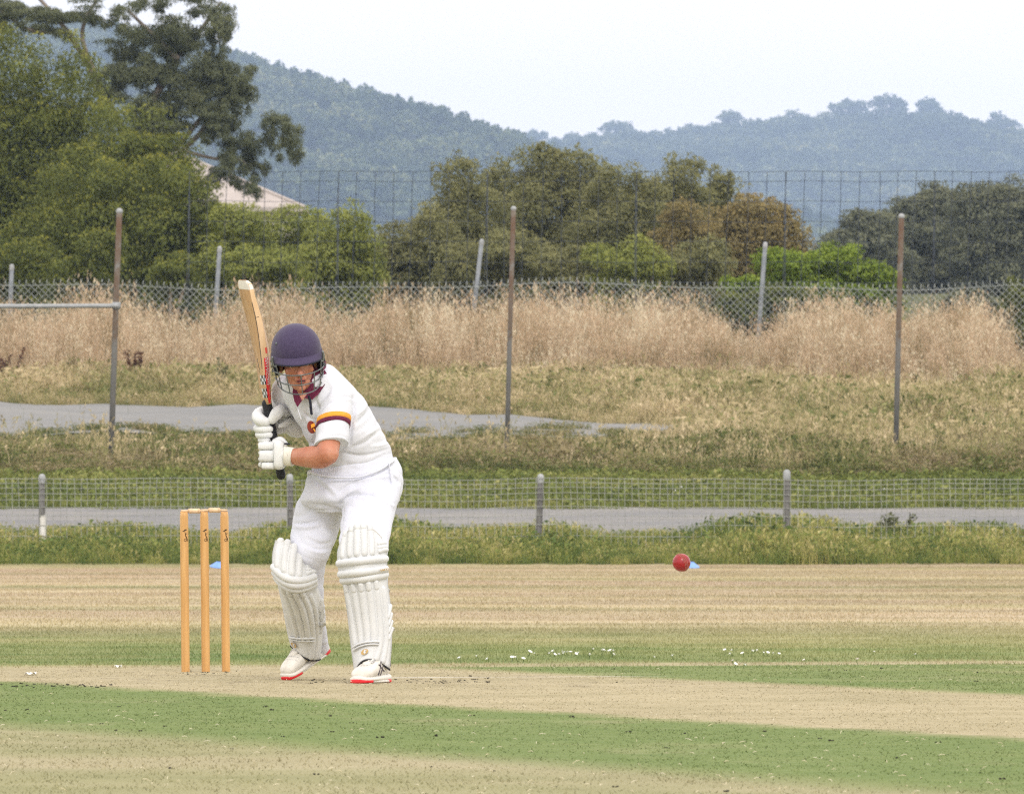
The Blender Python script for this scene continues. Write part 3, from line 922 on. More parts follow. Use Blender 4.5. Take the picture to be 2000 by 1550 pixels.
m_gum = leafy('gum_leaves', [(.1, (.030, .036, .022)), (.4, (.06, .068, .038)), (.7, (.092, .10, .055)), (1, (.14, .145, .085))], young=(.20, .205, .09), gain=2.0)

def shrub(name, lobes, d, leaves, m, label, cat='shrub', group=None, ll=.092, lw=.038, stems=3, **kw):
    L = [lob(*l, d) if len(l) == 4 else lob(l[0], l[1], l[2], l[3], d, l[4]) for l in lobes]
    A = np.array(L)
    bx0 = float(np.average(A[:, 0], weights=A[:, 3])); gz = float(zt(bx0, float(A[:, 1].mean())))
    for l in list(L):                       # foliage carries on down to the ground
        z, r_ = l[2] - l[5] * 1.05, l[5]
        while z > gz + .35:
            L.append((l[0] + rng.normal(0, .1), l[1] + .25, z, l[3] * .92, l[4] * .9, r_ * .95)); z -= r_ * 1.15
    sub_ = []
    for l in L:                             # each bough breaks up into rounded clumps
        l = (l[0], l[1], l[2], l[3] * 1.13, l[4] * 1.1, l[5] * 1.08)
        sub_.append((l[0], l[1] + l[4] * .15, l[2], l[3] * .92, l[4] * .85, l[5] * .9))
        for q in range(7):
            dv = rng.normal(0, 1, 3) + [0, -.5, .35]; dv /= np.linalg.norm(dv)
            f_ = rng.uniform(.36, .52)
            sub_.append((l[0] + dv[0] * l[3] * .70, l[1] + dv[1] * l[4] * .68, l[2] + dv[2] * l[5] * .68, l[3] * f_, l[4] * f_, l[5] * f_ * .95))
    L = sub_
    A = np.array(L); leaves = int(leaves * 1.95)
    bx = float(np.average(A[:, 0], weights=A[:, 3])); by = float(A[:, 1].mean())
    bz = float(zt(bx, by))
    t = empty(name, (bx, by, bz), label, cat, group)
    mb = MB()
    order = np.argsort(-A[:, 3])
    for q in range(max(stems, min(len(L), 6))):
        l = A[order[q % len(L)]]
        sx = bx + rng.normal(0, .12)
        top = l[:3] + np.array([rng.normal(0, .15), 0, -l[5] * .1])
        mid = np.array((sx * .55 + top[0] * .45 + rng.normal(0, .1), by * .5 + top[1] * .5, bz + (top[2] - bz) * .45))
        limb(mb, [(sx, by, bz - .15), mid, top], .075 if len(L) > 2 else .05, .02, n=6, res=7)
    V, Fa = mb.arrays(); mk('trunk', V, Fa, m_bark, t)
    crown('crown', L, leaves, ll, lw, m, t, **kw)
    return t

WG = 'trees and shrubs behind the chain-link fence'
kw = dict(up_young=.95, droop=.55, puffs=16, puff_r=.42)
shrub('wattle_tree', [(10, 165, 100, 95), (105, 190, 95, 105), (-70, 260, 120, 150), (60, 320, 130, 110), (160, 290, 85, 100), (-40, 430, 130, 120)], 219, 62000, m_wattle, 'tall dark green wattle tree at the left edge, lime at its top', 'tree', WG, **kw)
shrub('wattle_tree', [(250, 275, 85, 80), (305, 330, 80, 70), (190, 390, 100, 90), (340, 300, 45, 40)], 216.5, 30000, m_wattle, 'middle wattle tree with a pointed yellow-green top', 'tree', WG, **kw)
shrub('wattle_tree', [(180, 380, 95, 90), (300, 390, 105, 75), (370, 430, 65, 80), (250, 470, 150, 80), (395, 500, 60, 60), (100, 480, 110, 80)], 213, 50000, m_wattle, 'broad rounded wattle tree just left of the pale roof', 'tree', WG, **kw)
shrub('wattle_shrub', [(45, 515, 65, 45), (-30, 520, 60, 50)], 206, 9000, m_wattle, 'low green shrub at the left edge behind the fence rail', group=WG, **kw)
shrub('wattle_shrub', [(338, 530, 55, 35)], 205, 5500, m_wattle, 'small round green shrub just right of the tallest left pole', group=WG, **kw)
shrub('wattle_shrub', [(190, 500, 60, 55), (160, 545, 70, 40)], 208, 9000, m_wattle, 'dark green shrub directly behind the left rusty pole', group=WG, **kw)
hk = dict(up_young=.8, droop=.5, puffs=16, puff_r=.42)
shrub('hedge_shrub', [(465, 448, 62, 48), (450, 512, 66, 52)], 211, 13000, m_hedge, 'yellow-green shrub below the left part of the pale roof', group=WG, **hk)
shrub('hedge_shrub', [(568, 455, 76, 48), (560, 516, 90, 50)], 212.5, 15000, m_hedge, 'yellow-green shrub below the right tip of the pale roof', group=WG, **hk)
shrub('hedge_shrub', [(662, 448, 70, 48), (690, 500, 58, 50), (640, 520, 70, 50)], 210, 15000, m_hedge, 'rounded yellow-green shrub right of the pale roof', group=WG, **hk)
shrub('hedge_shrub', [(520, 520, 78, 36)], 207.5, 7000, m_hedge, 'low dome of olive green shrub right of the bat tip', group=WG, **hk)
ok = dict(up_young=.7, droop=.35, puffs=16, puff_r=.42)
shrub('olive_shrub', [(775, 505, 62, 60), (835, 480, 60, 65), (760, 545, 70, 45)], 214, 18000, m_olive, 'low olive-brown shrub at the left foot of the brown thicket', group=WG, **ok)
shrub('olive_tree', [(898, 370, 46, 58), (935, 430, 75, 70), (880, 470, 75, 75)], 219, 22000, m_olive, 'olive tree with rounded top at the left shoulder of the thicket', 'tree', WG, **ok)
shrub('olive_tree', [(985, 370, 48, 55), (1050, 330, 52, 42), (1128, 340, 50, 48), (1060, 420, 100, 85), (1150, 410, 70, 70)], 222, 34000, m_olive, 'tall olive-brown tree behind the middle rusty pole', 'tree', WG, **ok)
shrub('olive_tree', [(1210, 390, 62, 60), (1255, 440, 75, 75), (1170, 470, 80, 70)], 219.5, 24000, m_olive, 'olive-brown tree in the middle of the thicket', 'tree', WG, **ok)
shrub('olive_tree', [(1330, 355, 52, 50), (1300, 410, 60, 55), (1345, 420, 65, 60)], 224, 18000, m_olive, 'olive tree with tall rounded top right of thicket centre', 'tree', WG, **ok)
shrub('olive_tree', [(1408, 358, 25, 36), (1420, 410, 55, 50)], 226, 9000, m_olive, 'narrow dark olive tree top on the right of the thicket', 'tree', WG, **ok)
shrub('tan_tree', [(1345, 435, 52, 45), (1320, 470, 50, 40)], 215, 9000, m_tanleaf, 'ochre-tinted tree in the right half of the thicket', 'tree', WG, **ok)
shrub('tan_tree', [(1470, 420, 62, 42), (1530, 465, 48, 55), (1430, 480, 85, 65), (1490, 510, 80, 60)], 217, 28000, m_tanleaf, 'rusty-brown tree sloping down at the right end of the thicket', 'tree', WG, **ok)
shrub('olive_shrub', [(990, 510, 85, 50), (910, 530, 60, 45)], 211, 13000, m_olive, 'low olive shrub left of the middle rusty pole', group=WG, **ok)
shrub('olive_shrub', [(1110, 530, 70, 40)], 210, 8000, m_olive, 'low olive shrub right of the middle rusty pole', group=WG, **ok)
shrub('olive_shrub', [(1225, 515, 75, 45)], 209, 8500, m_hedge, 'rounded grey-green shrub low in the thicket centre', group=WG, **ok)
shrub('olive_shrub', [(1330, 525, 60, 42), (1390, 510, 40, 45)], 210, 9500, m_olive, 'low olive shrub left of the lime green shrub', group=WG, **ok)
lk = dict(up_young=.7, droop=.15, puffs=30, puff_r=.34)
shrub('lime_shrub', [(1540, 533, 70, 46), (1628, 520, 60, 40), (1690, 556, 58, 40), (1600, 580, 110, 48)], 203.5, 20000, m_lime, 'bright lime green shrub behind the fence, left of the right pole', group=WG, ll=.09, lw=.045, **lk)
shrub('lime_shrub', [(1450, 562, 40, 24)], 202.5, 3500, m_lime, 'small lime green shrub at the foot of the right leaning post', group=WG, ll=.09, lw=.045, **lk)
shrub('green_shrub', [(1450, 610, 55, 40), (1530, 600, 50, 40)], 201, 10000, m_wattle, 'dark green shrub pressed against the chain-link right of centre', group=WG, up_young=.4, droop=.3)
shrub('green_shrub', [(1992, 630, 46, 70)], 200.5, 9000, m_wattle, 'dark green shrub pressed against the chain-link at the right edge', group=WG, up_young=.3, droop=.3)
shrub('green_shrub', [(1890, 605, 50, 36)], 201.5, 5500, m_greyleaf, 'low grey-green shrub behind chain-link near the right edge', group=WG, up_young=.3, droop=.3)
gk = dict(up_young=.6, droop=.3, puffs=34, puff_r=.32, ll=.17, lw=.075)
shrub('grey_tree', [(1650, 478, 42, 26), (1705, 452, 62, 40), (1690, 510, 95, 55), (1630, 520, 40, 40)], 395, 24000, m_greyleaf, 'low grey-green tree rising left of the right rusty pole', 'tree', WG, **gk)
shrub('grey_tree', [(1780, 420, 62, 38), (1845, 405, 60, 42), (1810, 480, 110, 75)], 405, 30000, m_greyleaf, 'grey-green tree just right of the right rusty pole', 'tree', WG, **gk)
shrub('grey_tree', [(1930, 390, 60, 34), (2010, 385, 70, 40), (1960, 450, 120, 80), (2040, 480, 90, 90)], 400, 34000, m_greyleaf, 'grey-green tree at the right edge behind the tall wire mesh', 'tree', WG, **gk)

# the tall gum with bare pale limbs
d = 246.0
gb = P(215, 560, d); gb[2] = float(zt(gb[0], d))
gum = empty('gum_tree', gb, 'tall open gum tree with pale leaning limbs at top left', 'tree', WG)
mb = MB()
def g3(*pp): return [P(x, y, d + w) for x, y, w in pp]
limb(mb, [gb - [0, 0, .2], P(225, 430, d), P(262, 300, d + .2), P(300, 195, d + .2)], .26, .12, n=8, res=12)
limb(mb, g3((300, 195, .2), (345, 112, .4), (395, 55, .5), (430, 5, .5)), .11, .03)
limb(mb, g3((262, 300, 0), (340, 290, .3), (400, 222, .5), (450, 195, .6)), .10, .03)
limb(mb, g3((240, 360, 0), (350, 300, .5), (430, 215, .7), (460, 185, .7)), .09, .03)
limb(mb, g3((262, 300, 0), (200, 180, .5), (130, 60, .6), (60, -20, .6)), .10, .04)
limb(mb, g3((200, 180, .5), (160, 70, .2), (190, -5, .2)), .08, .03)
limb(mb, g3((130, 60, .6), (60, 60, .5), (0, 20, .4)), .07, .03)
limb(mb, g3((345, 112, 0), (290, 60, .4), (250, 20, .4)), .08, .03)
limb(mb, g3((340, 290, .3), (420, 310, .3), (470, 312, .3), (490, 335, .3)), .05, .015)
limb(mb, g3((420, 310, .3), (490, 280, .4), (540, 266, .4)), .035, .012)
V, Fa = mb.arrays(); mk('trunk', V, Fa, m_gumbark, gum)
gl = [(440, 345, 34, 22), (478, 368, 26, 20), (385, 62, 50, 46), (330, 115, 52, 42), (300, 58, 50, 30), (248, 95, 40, 26), (430, 155, 48, 40), (470, 165, 28, 42), (392, 185, 55, 42), (330, 175, 52, 48),
      (262, 140, 34, 30), (222, 165, 48, 34), (455, 195, 38, 30), (375, 232, 60, 22), (545, 258, 38, 34), (566, 290, 20, 24), (432, 262, 40, 28), (462, 300, 40, 32),
      (494, 338, 24, 28), (300, 225, 46, 30), (290, 255, 50, 40), (50, 25, 55, 22), (130, 18, 60, 20), (200, 40, 40, 20), (390, 10, 36, 20), (95, 55, 40, 22), (15, 40, 36, 24), (280, 10, 40, 16), (425, 90, 20, 34)]
sprays = []
for x, y, rx, ry in gl:
    for q in range(8):
        sprays.append(lob(x + rng.uniform(-.95, .95) * rx, y + rng.uniform(-.9, .9) * ry, rx * rng.uniform(.22, .55), ry * rng.uniform(.2, .5), d, rng.uniform(-.5, .7), 1.2))
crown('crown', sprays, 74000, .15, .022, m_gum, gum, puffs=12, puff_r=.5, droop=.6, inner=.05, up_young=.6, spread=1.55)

# ------------------------------------------------------------------ house with a pale hipped roof
d = 430.0
hb = P(350, 500, d); hz0 = float(zt(hb[0], d)); hb[2] = hz0
m_tile = plain('faded_roof_tile', (.40, .355, .325), (.46, .41, .375), scale=2.5, rough=.9, spec=.15, bump=.4, bscale=9)
m_wallh = plain('rendered_wall', (.52, .48, .42), (.60, .56, .50), scale=3, rough=.95)
m_glass = plain('window_glass', (.05, .06, .07), rough=.1, spec=.6)
m_trim = plain('white_trim', (.72, .71, .68), rough=.6)
house = empty('house', hb, 'house with a faded pink hipped roof behind the left trees', 'house')
e = P(350, 408, d)[2]; rt = P(350, 298, d)[2]
x0, x1 = P(60, 0, d)[0], P(596, 0, d)[0]
rx0, rx1 = P(200, 0, d)[0], P(346, 0, d)[0]
y0, y1 = d - 2.6, d + 5.4
mb = MB()
ym = (y0 + y1) / 2
rv = np.array([(x0, y0, e), (x1, y0, e), (x1, y1, e), (x0, y1, e), (rx0, ym, rt), (rx1, ym, rt)])
low = rv[:4] - [0, 0, .18]
mb.add(np.vstack([rv, low]), [(0, 1, 5, 4), (1, 2, 5), (2, 3, 4, 5), (3, 0, 4), (6, 7, 1, 0), (7, 8, 2, 1), (8, 9, 3, 2), (9, 6, 0, 3), (9, 8, 7, 6)])
V, Fa = mb.arrays(); rf = mk('roof', V, Fa, m_tile, house, sm=False)
V, Fa = tube([(rx0, ym, rt + .03), (rx1, ym, rt + .03)], .10, n=8); mk('ridge_cap', V, Fa, m_tile, rf)
for cx, cy in ((x1, y0), (x1, y1), (x0, y0), (x0, y1)):
    V, Fa = tube([(cx, cy, e + .02), ((rx1 if cx == x1 else rx0), ym, rt + .02)], .08, n=8); mk('hip_cap', V, Fa, m_tile, rf)
V, Fa = box(((x0 + x1) / 2, ym, (hz0 - .3 + e - .19) / 2), ((x1 - x0) / 2 - .5, (y1 - y0) / 2 - .5, (e - .19 - hz0 + .3) / 2)); mk('wall', V, Fa, m_wallh, house, sm=False)
for wx in (.2, .5, .8):
    cx = x0 + (x1 - x0) * wx; cz = e - 1.15
    fr = mk('window', *box((cx, y0 + .47, cz), (.75, .05, .6)), m_trim, house, sm=False)
    mk('pane', *box((cx, y0 + .41, cz), (.66, .02, .51)), m_glass, fr, sm=False)
dz0 = hz0
dr = mk('door', *box((x0 + (x1 - x0) * .65, y0 + .46, dz0 + 1.0), (.45, .05, 1.02)), m_trim, house, sm=False)
mk('handle', *ball((x0 + (x1 - x0) * .65 + .34, y0 + .38, dz0 + 1.0), .035), m_glass, dr)
# ------------------------------------------------------------------ low netting fence along the boundary
m_post = plain('weathered_post', (.125, .12, .115), (.215, .21, .20), scale=14, rough=.95, spec=.1, bump=.5, stretch=(1, 1, .25))
m_postcap = plain('galvanised_cap', (.28, .295, .30), (.37, .38, .385), scale=12, rough=.6)
m_wire = plain('galvanised_wire', (.30, .31, .28), (.40, .41, .37), scale=5, rough=.6, spec=.3)
m_white = plain('white_paint', (.72, .71, .67), (.60, .58, .53), scale=9, rough=.8)
d = 127.3
low = empty('netting_fence', (0, d, 0), 'low wire netting fence on grey posts along the boundary', 'fence')
def post(parent, xb, yb, xt, yt, d, r, m, cap=None, name='post', sink=.25, dd=0.0):
    a = P(xb, yb, d); b_ = P(xt, yt, d + dd)
    a[2] = float(zt(a[0], d)) - sink
    o = mk(name, *tube([a, a * .5 + b_ * .5, b_ - (b_ - a) / np.linalg.norm(b_ - a) * r * .6], [r, r, r * .97], n=12), m, parent)
    if cap is not None:
        dirv = (b_ - a) / np.linalg.norm(b_ - a)
        mk('post_cap', *tube([b_ - dirv * r * 1.6, b_ - dirv * r * .2], [r * 1.12, r * 1.06], n=12), cap, o)
    return o
pxs = [(-400, -402), (82, 82), (568, 566), (1050, 1056), (1535, 1537), (2020, 2022), (2500, 2500)]
for k, (xb, xt) in enumerate(pxs):
    o = post(low, xb, 1100, xt, 930 if k != 4 else 922, d, .040 if k != 4 else .043, m_post, m_postcap)
    if k == 1:
        a = P(83, 1072, d - .005); b_ = P(83, 1010, d - .005)
        mk('painted_band', *tube([a, b_], .0425, n=12), m_white, o)
xw = np.arange(P(-380, 0, d)[0], P(2480, 0, d)[0], .0865)
xw = xw + rng.normal(0, .006, len(xw))
def sag(x): return .012 * np.sin(x * 1.05 + .4) + .008 * np.sin(x * 2.7)
zt_ = HC + (YH - 936) * d / F
S, E = [], []
rows = [0, .055, .115, .185, .265, .355, .46, .58, .72, .88]
for q in range(len(xw)):
    kink = rng.normal(0, .012)
    zc = zt_ + sag(xw[q]) + .015
    S.append((xw[q], d - .05, zc)); E.append((xw[q] + kink, d - .05, zc - .45))
    S.append((xw[q] + kink, d - .05, zc - .45)); E.append((xw[q] + rng.normal(0, .008), d - .05, .02))
for rz in rows:
    for q in range(len(xw) - 1):
        S.append((xw[q], d - .052, zt_ + sag(xw[q]) - rz)); E.append((xw[q + 1], d - .052, zt_ + sag(xw[q + 1]) - rz + rng.normal(0, .002)))
V, Fq = wires(S, E, .0038)
tag(mk('wire_netting', V, Fq, m_wire, low, sm=False), kind='stuff')

# ------------------------------------------------------------------ three old steel poles and a rail
m_rust, nt, b = new_mat('rusty_galvanised_steel')
tc = nt.nodes.new('ShaderNodeTexCoord'); sp = nt.nodes.new('ShaderNodeSeparateXYZ')
nt.links.new(tc.outputs['Object'], sp.inputs[0])
hz = math_(nt, 'DIVIDE', sp.outputs[2], 4.0)
f = math_(nt, 'ADD', math_(nt, 'MULTIPLY', hz, .46), math_(nt, 'MULTIPLY', noise_tex(nt, 2.2, 6, tc.outputs['Object'], .75), .70))
r1 = ramp(nt, [(.38, (.125, .127, .125)), (.55, (.17, .165, .152)), (.62, (.13, .10, .072)), (.72, (.105, .055, .028)), (.84, (.16, .135, .105)), (.95, (.12, .062, .034))], f)
nt.links.new(r1.outputs[0], b.inputs['Base Color']); b.inputs['Roughness'].default_value = .85
d = 151.0
poles = [(215, 893, 233, 414, 'rusty-topped grey steel pole on the left, carrying a rail', .043), (988, 893, 1003, 409, 'rusty-topped grey steel pole in the middle of the bank', .036), (1748, 880, 1761, 424, 'rust-streaked steel pole on the right of the bank', .040)]
made = []
for xb, yb, xt, yt, lab, r in poles:
    a = P(xb, yb, d); a[2] = float(zt(a[0], d))
    t = empty('steel_pole', a, lab, 'pole', 'steel poles on the bank')
    bt = P(xt, yt, d)
    mk('shaft', *tube([a - [0, 0, .3], (a + bt) / 2, bt], r, n=12, round_ends=False), m_rust, t)
    mk('cap', *ball(bt + [0, 0, .01], (r * 1.2, r * 1.2, r * 1.15)), m_postcap, t)
    if xb == 215:
        q0 = P(226, 597, d - .06); q1 = P(-420, 597, d - .06)
        rail = mk('rail', *tube([q0, (q0 + q1) / 2 - [0, 0, .01], q1], .034, n=10), m_postcap, t)
        mk('clamp', *tube([P(227, 603, d), P(227.4, 590, d)], .062, n=12, round_ends=False), m_postcap, rail)
        mk('far_stand', *tube([q1 - [0, 0, 0], np.array((q1[0], d - .06, float(zt(q1[0], d)) - .3))], .045, n=10), m_rust, rail)

# ------------------------------------------------------------------ chain-link fence with leaning posts
d = 198.8
m_chain = plain('chain_link_wire', (.27, .30, .285), (.38, .41, .39), scale=2, rough=.6, spec=.3)
m_galv = plain('galvanised_post', (.20, .225, .25), (.29, .315, .34), scale=6, rough=.55, spec=.35)
ch = empty('chain_link_fence', (0, d, float(zt(0, d))), 'sagging chain-link fence with leaning galvanised posts above dry grass', 'fence')
for xb, yb, xt, yt in ((14, 690, 23, 519), (412, 680, 429, 484), (908, 712, 941, 470), (1474, 705, 1495, 476), (2030, 700, 2044, 480), (-380, 690, -372, 500)):
    post(ch, xb, yb, xt, yt, d + .08, .044, m_galv, m_postcap)
step = .135
xa, xb_ = P(-420, 0, d)[0], P(2080, 0, d)[0]
topz = HC + (YH - 556) * d / F
def csag(x): return .05 * np.sin(x * .55 + 1.0) + .03 * np.sin(x * 1.4) 
H = 1.85
S, E, rr = [], [], []
nst = 8
for fam in (1, -1):
    for x in np.arange(xa - H, xb_ + H, step):
        pts = []
        for k in range(nst + 1):
            z = -H * k / nst
            xx = x + fam * (H * k / nst) * (1.0) + rng.normal(0, .006)
            pts.append((xx, d - .02 * fam * .5, topz + z + float(csag(xx))))
        for k in range(nst):
            if xa <= pts[k][0] <= xb_ and xa <= pts[k + 1][0] <= xb_:
                S.append(pts[k]); E.append(pts[k + 1]); rr.append(.0056)
for x in np.arange(xa, xb_, step / 1.0):       # twisted barbs along the top edge
    z = topz + float(csag(x)); q = x - rng.normal(0, .004)
    S.append((x, d, z)); E.append((q + .012, d, z + .075)); rr.append(.010)
for x in np.arange(xa, xb_, .5):
    S.append((x, d - .01, topz + float(csag(x)) - .04)); E.append((x + .5, d - .01, topz + float(csag(x + .5)) - .04)); rr.append(.006)
V, Fq = wires(S, E, np.array(rr))
tag(mk('chain_link_mesh', V, Fq, m_chain, ch, sm=False), kind='stuff')

# ------------------------------------------------------------------ tall wide wire mesh behind it
d = 200.2
m_dark = plain('dark_wire', (.035, .045, .065), (.06, .07, .085), scale=3, rough=.6)
tall = empty('tall_wire_fence', (0, d, float(zt(0, d))), 'very tall dark wide-mesh wire fence rising behind the chain-link', 'fence')
xs = [P(x, 0, d)[0] for x in np.arange(370, 2240, 36.4)]
ztop = HC + (YH - 335) * d / F
zrow = [HC + (YH - y) * d / F for y in (335, 354, 393, 433, 472, 512, 552, 592, 632, 672)]
S, E, rr = [], [], []
for k, x in enumerate(xs):
    zz = np.array([ztop, zrow[2], zrow[4], zrow[6], float(zt(x, d)) - .1])
    xk = x + np.cumsum(rng.normal(0, .012, 5)) - np.array([0, .02, .04, .06, .08])
    for q in range(4):
        S.append((xk[q], d, zz[q])); E.append((xk[q + 1], d, zz[q + 1])); rr.append(.0068)
for z in zrow:
    for k in range(len(xs) - 1):
        S.append((xs[k], d - .01, z + .01 * math.sin(k))); E.append((xs[k + 1], d - .01, z + .01 * math.sin(k + 1))); rr.append(.0052)
V, Fq = wires(S, E, np.array(rr))
tag(mk('wide_wire_mesh', V, Fq, m_dark, tall, sm=False), kind='stuff')
for k in range(0, len(xs), 8):
    mk('slim_post', *tube([(xs[k] - .03, d + .03, float(zt(xs[k], d)) - .3), (xs[k], d + .03, ztop)], .008, n=8, round_ends=False), m_dark, tall)
# ------------------------------------------------------------------ wicket: three stumps and two bails
m_stump, nt, b = new_mat('varnished_stump_wood')
tc = nt.nodes.new('ShaderNodeTexCoord')
vm = N(nt, 'ShaderNodeVectorMath', operation='MULTIPLY'); vm.inputs[1].default_value = (60, 60, 4)
nt.links.new(tc.outputs['Object'], vm.inputs[0])
r1 = ramp(nt, [(.3, (.46, .245, .075)), (.5, (.55, .305, .10)), (.72, (.62, .37, .14))], noise_tex(nt, 1.0, 4, vm.outputs[0]))
nt.links.new(r1.outputs[0], b.inputs['Base Color']); b.inputs['Roughness'].default_value = .45
b.inputs['Coat Weight'].default_value = .15
m_bail = plain('bail_wood', (.62, .43, .26), (.72, .55, .37), scale=30, rough=.55)
m_ink = plain('dark_print', (.030, .018, .010), rough=.7)
m_soil = plain('dark_soil', (.022, .02, .016), (.045, .038, .03), scale=20, rough=1)
v3 = np.array((VX, VY, 0.0)); O3 = np.array((OX, OY, 0.0))
lean = np.array((-.0075, 0, 0))
def ribbon(path, w, fn):
    """flat printed stroke; fn maps 2-D print coordinates to a point on the thing's surface"""
    p = catmull(np.array(path, dtype=float), max(8, 5 * len(path)))
    T = np.gradient(p, axis=0); T /= np.linalg.norm(T, axis=1)[:, None] + 1e-9
    Nn = np.stack([-T[:, 1], T[:, 0]], -1)
    ww = w if np.isscalar(w) else np.interp(np.linspace(0, 1, len(p)), np.linspace(0, 1, len(w)), w)[:, None]
    A, B_ = p + Nn * ww / 2, p - Nn * ww / 2
    V = np.array([fn(*q) for q in np.vstack([A, B_])])
    n = len(p)
    return V, [(i, i + 1, n + i + 1, n + i) for i in range(n - 1)]
SR = .0188
for k, (off, lab) in enumerate(((-1, 'left wooden stump of the wicket'), (0, 'middle wooden stump of the wicket'), (1, 'right wooden stump, nearest the batsman'))):
    c = O3 + v3 * .0945 * off
    t = empty('stump', c, lab, 'stump', 'stumps of the wicket')
    prof = [(-.12, .004), (-.03, SR * .98), (.0, SR), (.3, SR), (.6, SR), (.690, SR), (.703, SR * .93), (.709, SR * .78)]
    rings = [(c + lean * (z / .71) + [0, 0, z], np.array((r, 0, 0)), np.array((0, r, 0))) for z, r in prof]
    st = mk('shaft', *loft(rings, n=24), m_stump, t)
    mk('crown_groove', *tube([c + lean + v3 * .014 + [0, 0, .7095], c + lean - v3 * .014 + [0, 0, .7095]], .004, n=8), m_stump, t)
    def on(x, y):      # x mm around the front, y mm above the ground
        a = -math.pi / 2 + x / (SR * 1000) + .08
        zz = y / 1000
        return c + lean * (zz / .71) + np.array((math.cos(a) * (SR + .0007), math.sin(a) * (SR + .0007), zz))
    mb = MB()
    y0 = 632
    mb.add(*ribbon([(-9, y0 - 7), (-2, y0 - 5), (4, y0), (12, y0 + 1)], [.8, 4.5, 6.0, 2.0], on))
    mb.add(*ribbon([(1, y0 - 9), (4, y0 - 15), (9, y0 - 17), (15, y0 - 15)], [1.0, 2.4, 2.4, .8], on))
    mb.add(*ribbon([(4, y0 - 15), (5, y0 - 24), (9, y0 - 33), (13, y0 - 41), (15, y0 - 51)], [2.4, 3.4, 3.6, 4.2, 2.6], on))
    ang = np.linspace(0, 6.4, 14)
    mb.add(*ribbon([(4 + 5.2 * math.cos(q), y0 - 45 + 5.6 * math.sin(q)) for q in ang], 2.0, on))
    V, Fa = mb.arrays(); mk('printed_emblem', V, Fa, m_ink, st)
for k, lab in ((0, 'left bail resting across the stumps'), (1, 'right bail resting across the stumps')):
    z = .7165 + (.003 if k else 0)
    a = O3 + v3 * .0945 * (k - 1) + lean + [0, 0, z]
    bz = empty('bail', a, lab, 'bail', 'bails on the wicket')
    def seg(f0, f1, r0, r1):
        return tube([a + v3 * f0, a + v3 * (f0 + f1) / 2, a + v3 * f1], [r0, (r0 + r1) / 2, r1], n=12, round_ends=False)
    mk('spigot', *seg(-.014, .026, .0045, .0052), m_bail, bz)
    mk('barrel', *seg(.022, .074, .0105, .0105), m_bail, bz)
    mk('spigot', *seg(.070, .094 if k == 0 else .108, .0052, .0042), m_bail, bz)
    for q in (.030, .066): mk('bead', *seg(q, q + .004, .0112, .0112), m_bail, bz)

# ------------------------------------------------------------------ ball in flight
m_ball = plain('red_leather', (.30, .008, .014), (.20, .010, .012), scale=60, rough=.28, spec=.5, contrast=(.45, .75), bump=.15)
m_ballw = plain('scuffed_red_leather', (.36, .045, .04), (.22, .02, .018), scale=90, rough=.6)
m_thread = plain('seam_thread', (.45, .20, .15), rough=.9)
bc = P(1331, 1098, F / 490.0); br = .036
bl = empty('cricket_ball', bc, 'shiny red cricket ball flying in mid-air right of the batsman', 'ball')
mk('leather', *ball(bc, br, 40, 28), m_ball, bl)
ax = np.array((.80, .45, .38)); ax /= np.linalg.norm(ax)
e1 = np.cross(ax, (0, 0, 1.0)); e1 /= np.linalg.norm(e1); e2 = np.cross(ax, e1)
mb = MB()
for off in (-.0055, 0, .0055):
    rr_ = math.sqrt(br ** 2 - off ** 2) + .0004
    for q in range(60):
        a0 = 6.2832 * q / 60; a1 = a0 + .07
        p0 = bc + ax * off + (e1 * math.cos(a0) + e2 * math.sin(a0)) * rr_
        p1 = bc + ax * off + (e1 * math.cos(a1) + e2 * math.sin(a1)) * rr_
        mb.add(*tube([p0, p1], .0011, n=5, round_ends=False))
V, Fa = mb.arrays(); mk('seam', V, Fa, m_thread, bl)
mb = MB()
for q, (sa, sb) in enumerate(((.2, .35), (.5, .1), (.62, -.25), (.35, -.45))):
    pth = []
    for t_ in np.linspace(-1, 1, 6):
        dv = np.array((sa + .10 * t_, -.8, sb + .16 * t_)); dv /= np.linalg.norm(dv)
        pth.append(bc + dv * (br + .0002))
    mb.add(*tube(pth, .0016, n=6, flat=.4))
V, Fa = mb.arrays(); mk('scuff', V, Fa, m_ballw, bl)

# ------------------------------------------------------------------ boundary markers
m_blue = plain('blue_plastic', (.17, .32, .72), (.22, .38, .78), scale=10, rough=.45)
for px, lab in ((427, 'pale blue marker cone seen between the stumps'), (1349, 'pale blue marker cone behind the red ball')):
    c = P(px, 1110, 119.0); c[2] = .02
    prof = [(0, .105), (.006, .107), (.014, .100), (.05, .045), (.062, .032), (.064, .027), (.05, .036), (.012, .092)]
    rings = [(c + [0, 0, z], np.array((r, 0, 0)), np.array((0, r, 0))) for z, r in prof]
    V, Fa = loft(rings, n=24)
    set_base(c)
    o = mk('marker_cone', V, Fa, m_blue)
    o.rotation_euler = (R(9), R(4), 0)
    tag(o, lab, 'marker cone', 'boundary marker cones')

